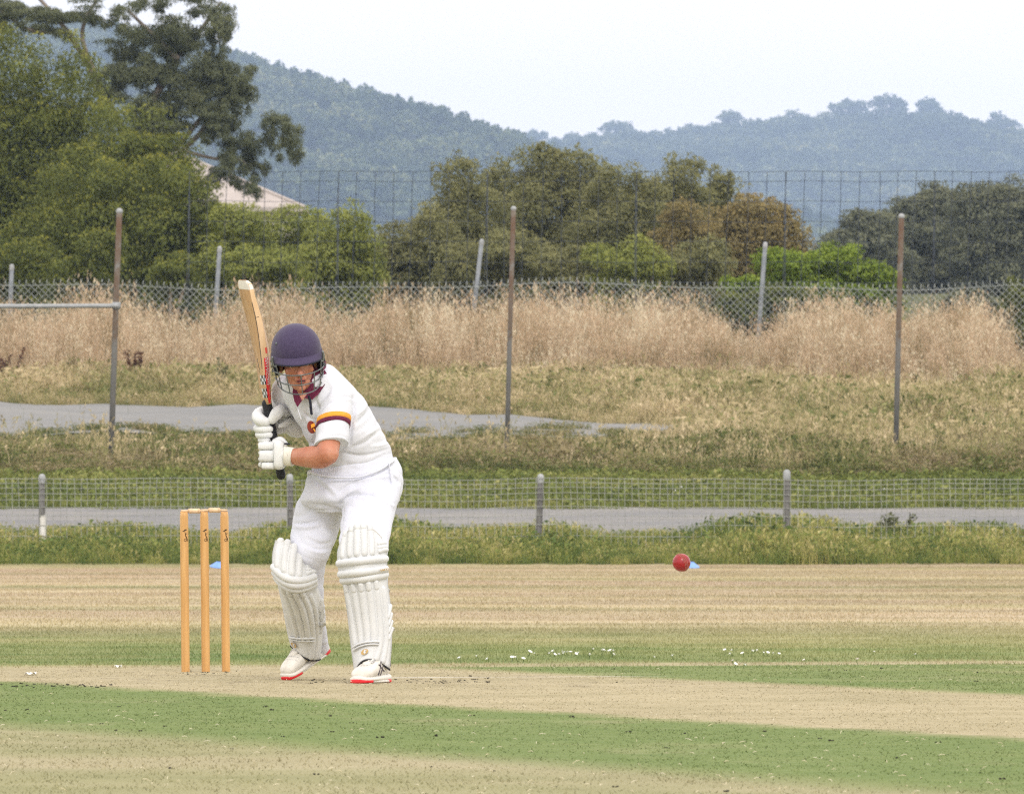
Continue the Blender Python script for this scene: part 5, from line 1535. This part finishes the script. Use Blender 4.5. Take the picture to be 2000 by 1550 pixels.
# peak
pk = MB(); na, nr = 29, 7; Vp = []
for i in range(na):
    a = R(-96 + 192 * i / (na - 1))
    for j in range(nr):
        f = j / (nr - 1)
        rx, ry = .105 + .006 * f, .112 + .047 * f * math.cos(a * .93) ** .8 if abs(a) < R(95) else .112
        Vp.append(Hd(math.sin(a) * rx, .012 - math.cos(a) * ry, .026 - .020 * f - .010 * f * f + .010 * (1 - math.cos(a))))
Vp = np.array(Vp)
Fp = [(i * nr + j, (i + 1) * nr + j, (i + 1) * nr + j + 1, i * nr + j + 1) for i in range(na - 1) for j in range(nr - 1)]
pkv = mk('peak', Vp, Fp, m_helm, hel); s_ = pkv.modifiers.new('thick', 'SOLIDIFY'); s_.thickness = .005; s_.offset = 0
mk('peak_piping', *tube(Vp[nr - 1::nr], .0035, n=6), m_navy, hel)
mk('rim_seam', *tube(Vp[0::nr] + HR_ @ np.array((0, -.002, .004)), .0022, n=6), m_helm, hel)
mk('badge_mark', *remesh([hb((-.083, -.045, .085), (.006, .006, .008), 8, 6)], .0015, 0)[:2], m_steel, hel)
for s in (-1, 1):
    mk('ear_guard', *remesh([hb((s * .092, -.005, -.022), (.012, .042, .034), 16, 12)], .004, 1)[:2], m_navy, hel)
    mk('vent_clip', *tube([Hd(s * .106, -.055, .030), Hd(s * .108, -.05, .012), Hd(s * .104, -.048, -.005)], .0055, n=8, res=6), m_steel, hel)
# grille: bars wrapped round the face
def bar(zc, dz, a0=-84, a1=84, rx=.112, ry=.150, r=.0028, name='grille_bar'):
    pts = []
    for i in range(22):
        a = R(a0 + (a1 - a0) * i / 21)
        pts.append(Hd(math.sin(a) * rx, .012 - math.cos(a) * ry, zc + dz * math.cos(a)))
    mk(name, *tube(pts, r, n=7), m_steel, hel)
bar(-.022, -.024, ry=.150)
bar(-.058, -.030, -80, 80, rx=.104, ry=.148)
bar(-.082, -.046, -80, 80, rx=.096, ry=.140)
bar(-.006, -.004, -97, -58, rx=.112, ry=.150)
bar(-.006, -.004, 58, 97, rx=.112, ry=.150)
for a in (-74, -58, -32, 0, 32, 58, 74):
    ar = R(a); q = []
    for f in np.linspace(0, 1, 6):
        z0 = (-.022 - .024 * math.cos(ar)) if abs(a) < 50 else .0
        z1 = -.082 - .046 * math.cos(ar)
        rx = .112 - .016 * f; ry = .150 - .010 * f
        q.append(Hd(math.sin(ar) * rx, .012 - math.cos(ar) * ry, z0 + (z1 - z0) * f))
    mk('grille_bar', *tube(q, .0026, n=7), m_steel, hel)
for s in (-1, 1):
    for k in range(3):
        mk('side_wire', *tube([Hd(s * .110, -.052 + .004 * k, .022 - .02 * k), Hd(s * .113, -.025, .008 - .02 * k), Hd(s * .108, .004, .002 - .02 * k)], .0026, n=6, res=8), m_steel, hel)

# ---- leg guards
class Pad:
    def __init__(s, rows, w0, B):
        s.L = np.array([r[0] for r in rows], dtype=float); s.M = np.array([r[1] for r in rows], dtype=float); s.R = np.array([r[2] for r in rows], dtype=float)
        s.w0 = np.array(w0, dtype=float); s.B = np.array(B, dtype=float); s.n = len(rows)
        k = 121
        s.T = np.linspace(0, s.n - 1, k)
        s.Lc, s.Mc, s.Rc = catmull(s.L, k), catmull(s.M, k), catmull(s.R, k)
        s.wc = catmull(s.w0[:, None], k)[:, 0]; s.Bc = catmull(s.B[:, None], k)[:, 0]
    def at(s, a, t, out=0.0):
        """a across -1..1, t in rows; out lifts off the surface towards the viewer's side"""
        f = lambda A: np.array([np.interp(t, s.T, A[:, 0]), np.interp(t, s.T, A[:, 1])])
        L, M, Rr_ = f(s.Lc), f(s.Mc), f(s.Rc)
        p = L * a * (a - 1) / 2 + M * (1 - a * a) + Rr_ * a * (a + 1) / 2
        w = np.interp(t, s.T, s.wc); B_ = np.interp(t, s.T, s.Bc)
        ph = a * 1.25
        w = w - B_ * (math.cos(ph) - math.cos(1.25)) / (1 - math.cos(1.25))
        c = Q(p[0], p[1], w)
        nrm = np.array((math.sin(ph) * .75, -math.cos(ph * .8), 0.0)); nrm /= np.linalg.norm(nrm)
        return c + nrm * out
    def shell(s, name, m, parent, na=19, nt_=56, th=.016, inn=-.006):
        A = np.array([[s.at(a, t, inn) for a in np.linspace(-1, 1, na)] for t in np.linspace(0, s.n - 1, nt_)]).reshape(-1, 3)
        Bk = np.array([[s.at(a * .97, t, inn - th) for a in np.linspace(-1, 1, na)] for t in np.linspace(0, s.n - 1, nt_)]).reshape(-1, 3)
        k = len(A); Fa = []
        for i in range(nt_ - 1):
            for j in range(na - 1):
                q = i * na + j
                Fa += [(q, q + na, q + na + 1, q + 1), (k + q, k + q + 1, k + q + na + 1, k + q + na)]
        rim = [j for j in range(na)] + [i * na + na - 1 for i in range(1, nt_)] + [(nt_ - 1) * na + j for j in range(na - 2, -1, -1)] + [i * na for i in range(nt_ - 2, 0, -1)]
        for i in range(len(rim)):
            a, c = rim[i], rim[(i + 1) % len(rim)]
            Fa.append((a, c, k + c, k + a))
        return mk(name, np.vstack([A, Bk]), Fa, m, parent)
    def roll(s, name, a0, t0, a1, t1, r, sink, m, parent, k=16, n=10, taper=1.0, flat=1.0):
        pts = [s.at(a0 + (a1 - a0) * f, t0 + (t1 - t0) * f, -sink) for f in np.linspace(0, 1, k)]
        return mk(name, *tube(pts, np.linspace(r, r * taper, k), n=n), m, parent)
    def edge(s, name, path, r, m, parent):
        return mk(name, *tube([s.at(a, t, -.008) for a, t in path], r, n=7), m, parent)

def build_pad(rows, w0, B, m, canes, knee, tops, wing_s, label):
    pd = Pad(rows, w0, B)
    root = pd.shell('leg_guard', m, man)
    root['label'] = label
    nc = len(canes)
    for a in canes:                                       # vertical canes of the shin
        pd.roll('cane', a * .97, 4.30, a * .9, 6.02 if a < .36 else 6.86, px(7.6) if nc > 5 else px(6.8), px(6.7), m, root, k=18)
    for a in canes[:-1]:                                  # short stitched blocks under the knee rolls
        pd.roll('cane_top', a * .97, 4.02, a * .97, 4.22, px(6.6), px(4.0), m, root, k=4)
    for t in knee:                                        # knee rolls
        pd.roll('knee_roll', -.94, t, .94, t, px(8.2), px(4.6), m, root, k=26, n=14)
    for a in tops:                                        # rolls of the top flap
        pd.roll('top_roll', a, .22, a * .98, 1.86, px(7.6), px(6.3), m, root, k=12)
        pd.roll('top_cap', a, -.02 + .06 * a * a, a, .16, px(7.2), px(4.6), m, root, k=4)
    for k in range(3):                                    # slanting rolls of the side wings
        pd.roll('wing_roll', wing_s * .70, .95 + .36 * k, wing_s * .98, .55 + .36 * k, px(5.2), px(3.0), m, root, k=8)
    for k in range(4):
        pd.roll('wing_roll', wing_s * .82, 5.15 + .26 * k, wing_s * .97, 4.80 + .26 * k, px(4.2), px(2.6), m, root, k=8)
    for dt, rr_ in ((6.05, 2.2), (6.17, 1.7)):            # stitched arches over the instep
        pts = [pd.at(a, dt + .16 * a * a, .002) for a in np.linspace(-.85, .35, 16)]
        mk('instep_seam', *tube(pts, px(rr_), n=7), m, root)
    pd.edge('binding', [(a, 7 - .0) for a in np.linspace(-1, 1, 30)], px(2.0), m_black, root)
    pd.edge('binding', [(a, 0) for a in np.linspace(-1, 1, 24)], px(1.6), m_padedge, root)
    return pd, root

fp, fr = build_pad(
    [((665, 1052), (705, 1025), (748, 1050)), ((657, 1073), (706, 1056), (757, 1070)), ((656, 1092), (706, 1085), (758, 1083)), ((660, 1122), (708, 1117), (759, 1111)), ((667, 1143), (712, 1139), (759, 1131)),
     ((676, 1200), (720, 1200), (767, 1195)), ((682, 1256), (724, 1250), (768, 1250)), ((690, 1316), (717, 1288), (764, 1307))],
    [-.40, -.41, -.42, -.42, -.41, -.40, -.40, -.42], [.085, .095, .10, .10, .09, .08, .075, .07], m_pad,
    [-.86, -.52, -.18, .16, .50, .80], [2.3, 2.98, 3.66], [-.78, -.48, -.18, .12, .42], 1, 'front leg guard, clean white, facing the camera')
bp, brr = build_pad(
    [((535, 1056), (574, 1066), (612, 1106)), ((530, 1078), (570, 1092), (616, 1114)), ((529, 1098), (569, 1124), (618, 1121)), ((532, 1116), (571, 1142), (620, 1132)), ((538, 1133), (574, 1156), (622, 1143)),
     ((549, 1184), (590, 1192), (634, 1180)), ((559, 1236), (600, 1244), (633, 1234)), ((565, 1260), (598, 1285), (628, 1287))],
    [.06, .03, .01, .02, .05, .13, .24, .30], [.075, .085, .09, .09, .085, .075, .065, .06], m_padold,
    [-.62, -.28, .06, .38, .66], [2.35, 2.98, 3.66], [-.74, -.36, .02, .36], 1, 'back leg guard, slightly creamier, knee bent to the left')
# straps behind the legs
for y, x in ((1150, 757), (1225, 766)):
    mk('strap', *tube([Q(x, y, -.36), Q(x + 2, y + 4, -.30), Q(x - 20, y + 8, -.25)], .006, n=8, res=8, flat=.3, flatdir=(0, 1, 0)), m_padold, fr)
for y, x in ((1125, 620), (1215, 632)):
    mk('strap', *tube([Q(x, y, .08), Q(x + 2, y + 4, .14), Q(x - 12, y + 8, .22)], .006, n=8, res=8, flat=.3, flatdir=(0, 1, 0)), m_padold, brr)
# round gold emblem on each instep flap
def emblem(pd, a_c, t_c, ra, rt, parent):
    V = [pd.at(a_c + ra * math.cos(q), t_c + rt * math.sin(q), .0035) for q in ang] + [pd.at(a_c, t_c, .0035)]
    o = mk('round_emblem', np.array(V), [(i, (i + 1) % 20, 20) for i in range(20)], m_gold, parent)
    fn = lambda x, y: pd.at(a_c + x * ra, t_c - y * rt, .0050)
    mb = MB()
    mb.add(*ribbon([(-.25, .55), (-.05, .65), (.1, .5), (.0, .2), (-.1, -.1), (.1, -.35), (-.05, -.75)], [.2, .3, .34, .42, .4, .26, .16], fn))
    mb.add(*ribbon([(-.05, .25), (.25, .2), (.45, .45), (.5, .75)], [.18, .16, .12, .08], fn))
    mb.add(*ribbon([(.05, -.2), (.35, -.3), (.3, -.65)], [.2, .16, .1], fn))
    V, Fa = mb.arrays(); mk('emblem_figure', V, Fa, m_pad, o)
emblem(fp, -.22, 6.52, .18, .145, fr)
emblem(bp, -.70, 6.60, .14, .17, brr)
fn = lambda x, y: fp.at(x, 2.98 - y, .0150)
mb = MB()
mb.add(*ribbon([(.62, .06), (.66, -.08), (.70, .06), (.73, -.06), (.77, .06)], .028, fn)); mb.add(*ribbon([(.80 + .035 * math.cos(q), .0 + .09 * math.sin(q)) for q in np.linspace(0, 6.3, 9)], .02, fn)); mb.add(*ribbon([(.87 + .035 * math.cos(q), .0 + .09 * math.sin(q)) for q in np.linspace(0, 6.3, 9)], .02, fn))
V, Fa = mb.arrays(); mk('small_print', V, Fa, m_gold, fr)

# ---- shoes
def shoe(toe, heel, up_pitch, label):
    """toe and heel are ground-level points; heel may be raised"""
    toe = np.array(toe); heel = np.array(heel)
    X_ = heel - toe; L = np.linalg.norm(X_); X_ /= L
    Y_ = np.cross((0, 0, 1.0), X_); Y_ /= np.linalg.norm(Y_); Z_ = np.cross(X_, Y_)
    def S(x, y, z): return toe + X_ * x * L + Y_ * y + Z_ * z
    def ring(x, hw, z0, z1, sk=0.0): return (S(x, sk, (z0 + z1) / 2), Y_ * hw, Z_ * (z1 - z0) / 2)
    up = loft([ring(.015, .022, .018, .040), ring(.06, .036, .016, .056), ring(.16, .046, .016, .068), ring(.30, .049, .018, .078), ring(.45, .045, .020, .098), ring(.60, .041, .022, .112), ring(.78, .039, .022, .112), ring(.92, .035, .022, .108), ring(.985, .024, .026, .090)], 26, 30, sup=2.3)
    root = mk('shoe', *up, m_shoe, man); root['label'] = label
    mid = loft([ring(-.005, .024, .008, .030), ring(.05, .041, .007, .028), ring(.16, .050, .007, .028), ring(.30, .052, .007, .029), ring(.5, .047, .007, .032), ring(.75, .044, .007, .036), ring(.93, .040, .008, .038), ring(1.0, .026, .012, .038)], 26, 26, sup=3.0)
    mk('midsole', *mid, m_soleW, root)
    for a, c in ((-.012, .20), (.80, .985)):
        fs = np.linspace(a, c, 9)
        hw = np.interp(fs, [-.012, .05, .16, .30, .5, .75, .93, 1.0], [.026, .042, .051, .053, .048, .045, .041, .028])
        mk('red_outsole', *loft([ring(f, h, .000, .017) for f, h in zip(fs, hw)], 26, None, sup=4.0), m_red, root)
    mk('outsole', *loft([ring(f, .045, .001, .014) for f in np.linspace(.18, .82, 8)], 20, None, sup=4.0), m_soleW, root)
    tongue = [S(x, 0, z) for x, z in ((.34, .083), (.44, .100), (.54, .116), (.62, .132))]
    mk('tongue', *tube(tongue, [.020, .022, .023, .022], n=12, res=12, flat=.35, flatdir=Z_), m_shoe, root)
    for k in range(5):
        x = .36 + .052 * k; z = np.interp(x, [.3, .45, .6], [.081, .102, .117])
        mk('lace', *tube([S(x - .01, -.026, z - .006), S(x, 0, z + .007), S(x + .02, .026, z - .006)], .0030, n=6, res=8), m_lace, root)
        mk('lace', *tube([S(x + .018, -.026, z - .003), S(x + .008, 0, z + .009), S(x - .008, .026, z - .004)],   .0024, n=6, res=8), m_lace, root)
    for s in (-1, 1):
        mb = MB()
        for x0, x1 in ((.42, .55), (.52, .65), (.44, .66)):
            pts = []
            for f in np.linspace(0, 1, 6):
                x = x0 + (x1 - x0) * f; z = (.034 + .055 * f) if (x0, x1) != (.44, .66) else (.078 - .03 * f)
                hw = np.interp(x, [.3, .45, .6, .78], [.049, .045, .041, .039])
                yy = hw * (1 - abs((z - .06) / .062) ** 2.3) ** (1 / 2.3) if abs(z - .06) < .06 else hw * .5
                pts.append(S(x, s * (yy + .0008), z))
            mb.add(*tube(pts, .0022, n=6))
        V, Fa = mb.arrays(); mk('side_stripes', V, Fa, m_shoedark, root)
        mk('heel_patch', *tube([S(.80, s * .040, .075), S(.90, s * .037, .080), S(.955, s * .030, .086)], [.012, .014, .010], n=8, res=6, flat=.25, flatdir=Y_), m_shoedark, root)
    for x_, hw_, zt_ in ((.12, .042, .0615), (.20, .0475, .0705), (.27, .049, .076)):
        arc = []
        for q in np.linspace(R(18), R(162), 14):
            cs, sn = math.cos(q), math.sin(q)
            arc.append(S(x_ + .035 * (1 - sn), hw_ * np.sign(cs) * abs(cs) ** (2 / 2.3) * 1.012, .042 + (zt_ - .042) * sn ** (2 / 2.3) * 1.02))
        mk('toe_seam', *tube(arc, .0011, n=5), m_lace if x_ > .15 else m_shoedark, root)
    mk('heel_tab', *tube([S(.985, 0, .06), S(.985, 0, .10)], [.010, .012], n=8), m_red, root)
    mk('collar_lining', *tube([S(.64, -.026, .112), S(.80, -.036, .112), S(.95, -.02, .108), S(.95, .02, .108), S(.80, .036, .112), S(.64, .026, .112)], .008, n=8, res=20), m_shoedark, root)
    return root
g = lambda x, d, z=0.0: np.array(((x - 1000) * d / F, d, z))
shoe(g(698, D0 - .56), g(752, D0 - .34), 0, 'front shoe planted flat, toe towards the camera')
shoe(g(560, D0 + .24), g(638, D0 + .42, .12), 0, 'back shoe with its heel lifted off the ground')
# trouser cuffs meeting the shoes
mk('sock', *tube([Q(731, 1296, -.35), Q(731, 1275, -.36)], [.040, .042], n=14), m_trous, man)
mk('sock', *tube([Q(626, 1264, .36), Q(621, 1238, .31)], [.036, .040], n=14), m_trous, man)

# ------------------------------------------------------------------ the bat
m_willow, nt, b = new_mat('willow')
tc = nt.nodes.new('ShaderNodeTexCoord')
vm = N(nt, 'ShaderNodeVectorMath', operation='MULTIPLY'); vm.inputs[1].default_value = (70, 70, 5)
nt.links.new(tc.outputs['Object'], vm.inputs[0])
r1 = ramp(nt, [(.3, (.42, .235, .105)), (.5, (.50, .30, .145)), (.72, (.57, .37, .20))], noise_tex(nt, 1.0, 4, vm.outputs[0]))
nt.links.new(r1.outputs[0], b.inputs['Base Color']); b.inputs['Roughness'].default_value = .5
m_edgew = plain('willow_edge', (.58, .385, .205), (.64, .45, .265), scale=20, rough=.5, stretch=(3, 3, .4))
m_toe = plain('toe_guard', (.70, .66, .60), (.78, .74, .69), scale=20, rough=.5)
ys = np.array([548, 556, 570, 590, 620, 650, 690, 720, 755, 780, 790])
C2 = np.array([466, 464, 467, 472, 480, 487, 496, 501, 506, 511, 516.0])          # far corner of the face
C1 = np.array([480, 485, 488, 492, 499, 504, 509, 512, 516, 520, 522.0])          # near corner
ed = np.array([.010, .018, .020, .023, .027, .029, .029, .026, .022, .018, .016])
spn = np.array([.004, .008, .010, .014, .019, .022, .024, .022, .018, .014, .010])
wd = np.array([.028, .044, .049, .050, .050, .050, .050, .050, .049, .043, .028])
bw = -.02
batb = Q(549, 925, bw)
bat = empty('cricket_bat', batb, 'willow cricket bat with black grip held upright by the batsman', 'bat')
tt = np.linspace(0, len(ys) - 1, 60); ii = np.arange(len(ys))
def ip(a): return np.interp(tt, ii, a)
Yc = catmull(np.stack([ys, C2, C1, ed, spn, wd], -1), 60)
sec = []
for y, c2, c1, e_, sp_, w_ in Yc:
    A = Q(c1, y, bw - w_); Bf = Q(c2, y - (c1 - c2) * .10, bw + w_)
    wv = A - Bf; wv /= np.linalg.norm(wv)
    axv = np.array((-.2, 0, .98)); tv = np.cross(wv, axv); tv /= np.linalg.norm(tv)
    if tv[0] < 0: tv = -tv
    sec.append((A, Bf, tv, e_, sp_))
def bat_pt(u, s, out=0.0):
    """u along the blade 0..59, s around: 0 far corner -> 1 near corner -> 2 top of edge -> 3 spine -> 4 far edge"""
    i = min(int(u), 58); f = u - i
    A = sec[i][0] * (1 - f) + sec[i + 1][0] * f; Bf = sec[i][1] * (1 - f) + sec[i + 1][1] * f
    tv = sec[i][2]; e_ = sec[i][3] * (1 - f) + sec[i + 1][3] * f; sp_ = sec[i][4] * (1 - f) + sec[i + 1][4] * f
    wv = (A - Bf) / np.linalg.norm(A - Bf)
    corners = [Bf, A, A + tv * e_, (A + Bf) / 2 + tv * (e_ + sp_), Bf + tv * e_]
    k = min(int(s), 4); g_ = s - k
    p = corners[k] * (1 - g_) + corners[(k + 1) % 5] * g_
    nn = [-tv + wv * .15, wv, wv * .35 + tv, -wv * .35 + tv, -wv][k]
    return p + nn / np.linalg.norm(nn) * out
ss = [0, .5, .94, 1.06, 1.5, 1.92, 2.1, 2.5, 3.0, 3.5, 3.9, 4.1, 4.5, 4.9]
V = np.array([[bat_pt(u, s) for s in ss] for u in range(60)]).reshape(-1, 3)
ns = len(ss)
Fa = [(i * ns + j, i * ns + (j + 1) % ns, (i + 1) * ns + (j + 1) % ns, (i + 1) * ns + j) for i in range(59) for j in range(ns)] + [tuple(range(ns)), tuple(range(60 * ns - 1, 59 * ns - 1, -1))]
blade = mk('blade', V, Fa, m_willow, bat)
def patch(u0, u1, s0, s1, out, nu=12, nss=4):
    U = np.linspace(u0, u1, nu); Sx = np.linspace(s0, s1, nss)
    V = np.array([[bat_pt(u, s, out) for s in Sx] for u in U]).reshape(-1, 3)
    return V, [(i * nss + j, i * nss + j + 1, (i + 1) * nss + j + 1, (i + 1) * nss + j) for i in range(nu - 1) for j in range(nss - 1)]
u_of = lambda y: float(np.interp(y, Yc[:, 0], np.arange(60)))
mk('blade_edge', *patch(2, 56, 1.05, 1.95, .0004, 40, 3), m_edgew, blade)
mk('toe_guard', *patch(.2, u_of(566), .05, 1.95, .0006, 6, 14), m_toe, blade)
mk('edge_line', *patch(u_of(590), u_of(720), .985, 1.035, .0010, 24, 2), m_iris, blade)
mk('edge_crack', *patch(u_of(619.4), u_of(620.4), 1.1, 1.6, .0010, 2, 3), m_brow, blade)
red = MB(); red.add(*patch(u_of(700), u_of(788), 1.42, 2.35, .0008, 20, 5)); red.add(*[x for x in patch(u_of(681), u_of(692), 1.75, 2.05, .0008, 4, 3)])
V, Fa = red.arrays(); sticker = mk('red_sticker', V, Fa, m_red, blade)
for y0 in (733, 759):
    wb = mk('check_sticker', *patch(u_of(y0), u_of(y0 + 18), .45, 1.42, .0010, 6, 8), m_pad, blade)
    mb = MB()
    for r_ in range(3):
        for c_ in range(4):
            if (r_ + c_) % 2:
                s0, s1 = ([.45, .72, 1.0, 1.21][c_], [.72, 1.0, 1.21, 1.42][c_])
                mb.add(*patch(u_of(y0 + 6 * r_), u_of(y0 + 6 * r_ + 6), s0, s1, .0016, 3, 3))
    V, Fa = mb.arrays(); mk('black_check', V, Fa, m_iris, wb)
mb = MB()
fnf = lambda x, y: bat_pt(u_of(y), x, .0008)
mb.add(*ribbon([(.42, 700), (.30, 706), (.50, 711), (.34, 716), (.52, 720), (.40, 725), (.56, 729)], [.05, .09, .06, .1, .06, .08, .03], fnf))
V, Fa = mb.arrays(); mk('face_script', V, Fa, m_iris, blade)
# lettering along the red strip
cu = bpy.data.curves.new('lettering', 'FONT'); cu.body = 'GRAY-NICOLLS'; cu.size = 1.0
to = bpy.data.objects.new('lettering', cu); COL.objects.link(to)
tm = bpy.data.meshes.new_from_object(to.evaluated_get(bpy.context.evaluated_depsgraph_get()))
bpy.data.objects.remove(to); bpy.data.curves.remove(cu)
tv_ = np.array([v.co[:] for v in tm.vertices]); tf = [tuple(p.vertices) for p in tm.polygons]
bpy.data.meshes.remove(tm)
tx = (tv_[:, 0] - tv_[:, 0].min()) / np.ptp(tv_[:, 0]); ty = (tv_[:, 1] - tv_[:, 1].min()) / np.ptp(tv_[:, 1])
V = np.array([bat_pt(u_of(699 + 54 * a), 2.02 - .44 * c, .0018) for a, c in zip(tx, ty)])
mk('lettering', V, tf, m_pad, sticker, sm=False)
hp0, hp1 = Q(521, 788, bw), Q(548.5, 926, bw)
grip = mk('handle', *tube([hp0, hp0 * .7 + hp1 * .3, hp1 * .55 + hp0 * .45, hp1], [.021, .0185, .0175, .0165], n=18, res=14), m_black, bat)
mb = MB()
hx = (hp1 - hp0); hl = np.linalg.norm(hx); hx /= hl
for k in range(26):
    c = hp0 + hx * hl * (.06 + .9 * k / 26)
    mb.add(*tube([c - hx * .0012, c + hx * .0012], np.interp(k / 26, [0, 1], [.0205, .0178]), n=16, round_ends=False))
V, Fa = mb.arrays(); mk('grip_ridges', V, Fa, m_black, grip)
mk('handle_end', *tube([hp1 - hx * .012, hp1 + hx * .004], .0195, n=16), m_black, bat)

# ------------------------------------------------------------------ batting gloves
def fing(root, pts, r, m=m_glove, name='finger', res=12, flat=1.0):
    return mk(name, *tube([Q(*p) for p in pts], r, n=12, res=res), m, root)
set_base(foot)
# upper glove: the right hand, fingers curling round the front of the handle
hand = remesh([tube([Q(545, 818, .055), Q(530, 826, .045)], [.038, .036], n=16), tube([Q(556, 828, .06), Q(540, 836, .045)], [.034, .030], n=16), tube([Q(512, 812, .035), Q(516, 850, .03)], [.026, .022], n=14)], .004, 2)
gl1 = mk('glove', *hand[:2], m_palm, man); gl1['label'] = 'upper batting glove with fingers wrapped round the grip'
fing(gl1, [(530, 806, .05), (511, 804, .035), (503, 813, .0), (510, 821, -.035), (520, 824, -.045)], [.018, .023, .0265, .026, .020], name='finger')
fing(gl1, [(530, 830, .05), (510, 832, .035), (502, 837, .0), (514, 838.5, -.038), (527, 838, -.048)], [.014, .0155, .017, .0168, .0145])
fing(gl1, [(530, 842, .05), (512, 845, .035), (505, 849, .0), (516, 850, -.036), (527, 849, -.046)], [.013, .0142, .0152, .0150, .0130])
fing(gl1, [(530, 854, .05), (514, 856, .03), (509, 859, .0), (516, 859.5, -.030), (523, 858, -.038)], [.011, .0122, .0128, .0122, .0110])
fing(gl1, [(560, 806, .03), (548, 801, -.02), (540, 808, -.045), (532, 819, -.048)], [.022, .025, .0265, .020], name='thumb')
fing(gl1, [(541, 797, .02), (535, 796, -.01)], [.014, .012], name='thumb_guard', res=4)
mk('gauntlet', *tube([Q(550, 822, .047), Q(566, 828, .06), Q(584, 834, .09)], [.034, .038, .040], n=16), m_palm, gl1)
fing(gl1, [(546, 832, -.012), (556, 828, .0), (566, 822, .02)], [.010, .014, .014], m_palm, 'palm_fold', 8)
# lower glove: the left hand seen from its padded back
hand = remesh([tube([Q(543, 872, -.06), Q(545, 902, -.06)], [.036, .034], n=16), tube([Q(520, 872, -.045), Q(524, 904, -.045)], [.026, .025], n=16), tube([Q(545, 888, -.07), Q(566, 889, -.10)], [.040, .034], n=16)], .004, 2)
gl2 = mk('glove', *hand[:2], m_glove, man); gl2['label'] = 'lower batting glove seen from its padded back'
def block(root, x0, y0, x1, y1, w, th, r, name, sk=0.0):
    n = 5; pts = []
    c = (Q(x0, (y0 + y1) / 2, w), Q(x1, (y0 + y1) / 2 + sk, w + .004))
    V, Fa = loft([(c[0] * (1 - f) + c[1] * f + [0, 0, 0], np.array((0, 0, px((y1 - y0) / 2) * q)), np.array((0, th * q, 0))) for f, q in ((0, .55), (.03, .82), (.10, 1.0), (.5, 1.03), (.90, 1.0), (.97, .82), (1, .55))], 24, None, sup=3.0)
    return mk(name, V, Fa, m_glove, root)
block(gl2, 504.5, 863.5, 536, 879, -.080, .022, 0, 'finger', -1)
block(gl2, 506.5, 879, 536, 902, -.082, .024, 0, 'finger', -.5)
block(gl2, 511, 902, 537, 916, -.078, .021, 0, 'finger', 0)
block(gl2, 534.5, 860, 555, 914, -.098, .022, 0, 'back_pad', 0)
fing(gl2, [(528, 862, -.02), (515, 863, .01), (509, 868, .03)], [.014, .014, .012], name='finger', res=8)
fing(gl2, [(536, 861, -.045), (548, 858, -.06), (558, 866, -.08)], [.010, .013, .010], name='thumb', res=8)
fing(gl2, [(556, 866, -.115), (561, 866.5, -.118), (566, 867, -.115)], [.003, .0042, .003], m_navy, 'strap_tag', 6)
mk('cuff', *loft([(Q(554, 888, -.085), np.array((0, .05, 0)), np.array((.002, 0, px(20)))), (Q(561, 890.5, -.10), np.array((0, .05, 0)), np.array((.003, 0, px(19)))), (Q(573, 892, -.135), np.array((.012, .047, 0)), np.array((.004, 0, px(18))))], 24, 12), m_band, gl2)
# fingertips on the far side of the handle
for y in (871, 884, 896, 907):
    fing(gl2, [(510, y, -.05), (513, y - 1, -.0), (528, y - 2, .025), (541, y - 2, .02)], [.012, .013, .0125, .010], name='finger', res=10)
# ------------------------------------------------------------------ the air between here and the hills
m_haze = bpy.data.materials.new('haze_air'); m_haze.use_nodes = True
nt = m_haze.node_tree
for n in list(nt.nodes): nt.nodes.remove(n)
ho = nt.nodes.new('ShaderNodeOutputMaterial'); hv = nt.nodes.new('ShaderNodeVolumePrincipled')
hv.inputs['Color'].default_value = (.52, .69, .97, 1)
hv.inputs['Density'].default_value = (.00022 / 1.6)
hv.inputs['Anisotropy'].default_value = 0.0
nt.links.new(hv.outputs[0], ho.inputs['Volume'])
set_base((0, 0, 0))
V, Fa = box((0, 3860, 160), (490, 3970, 165))
hz_o = mk('haze', V, Fa, m_haze, sm=False)
tag(hz_o, 'thin pale blue haze hanging between the field and the hills', 'haze', kind='stuff')
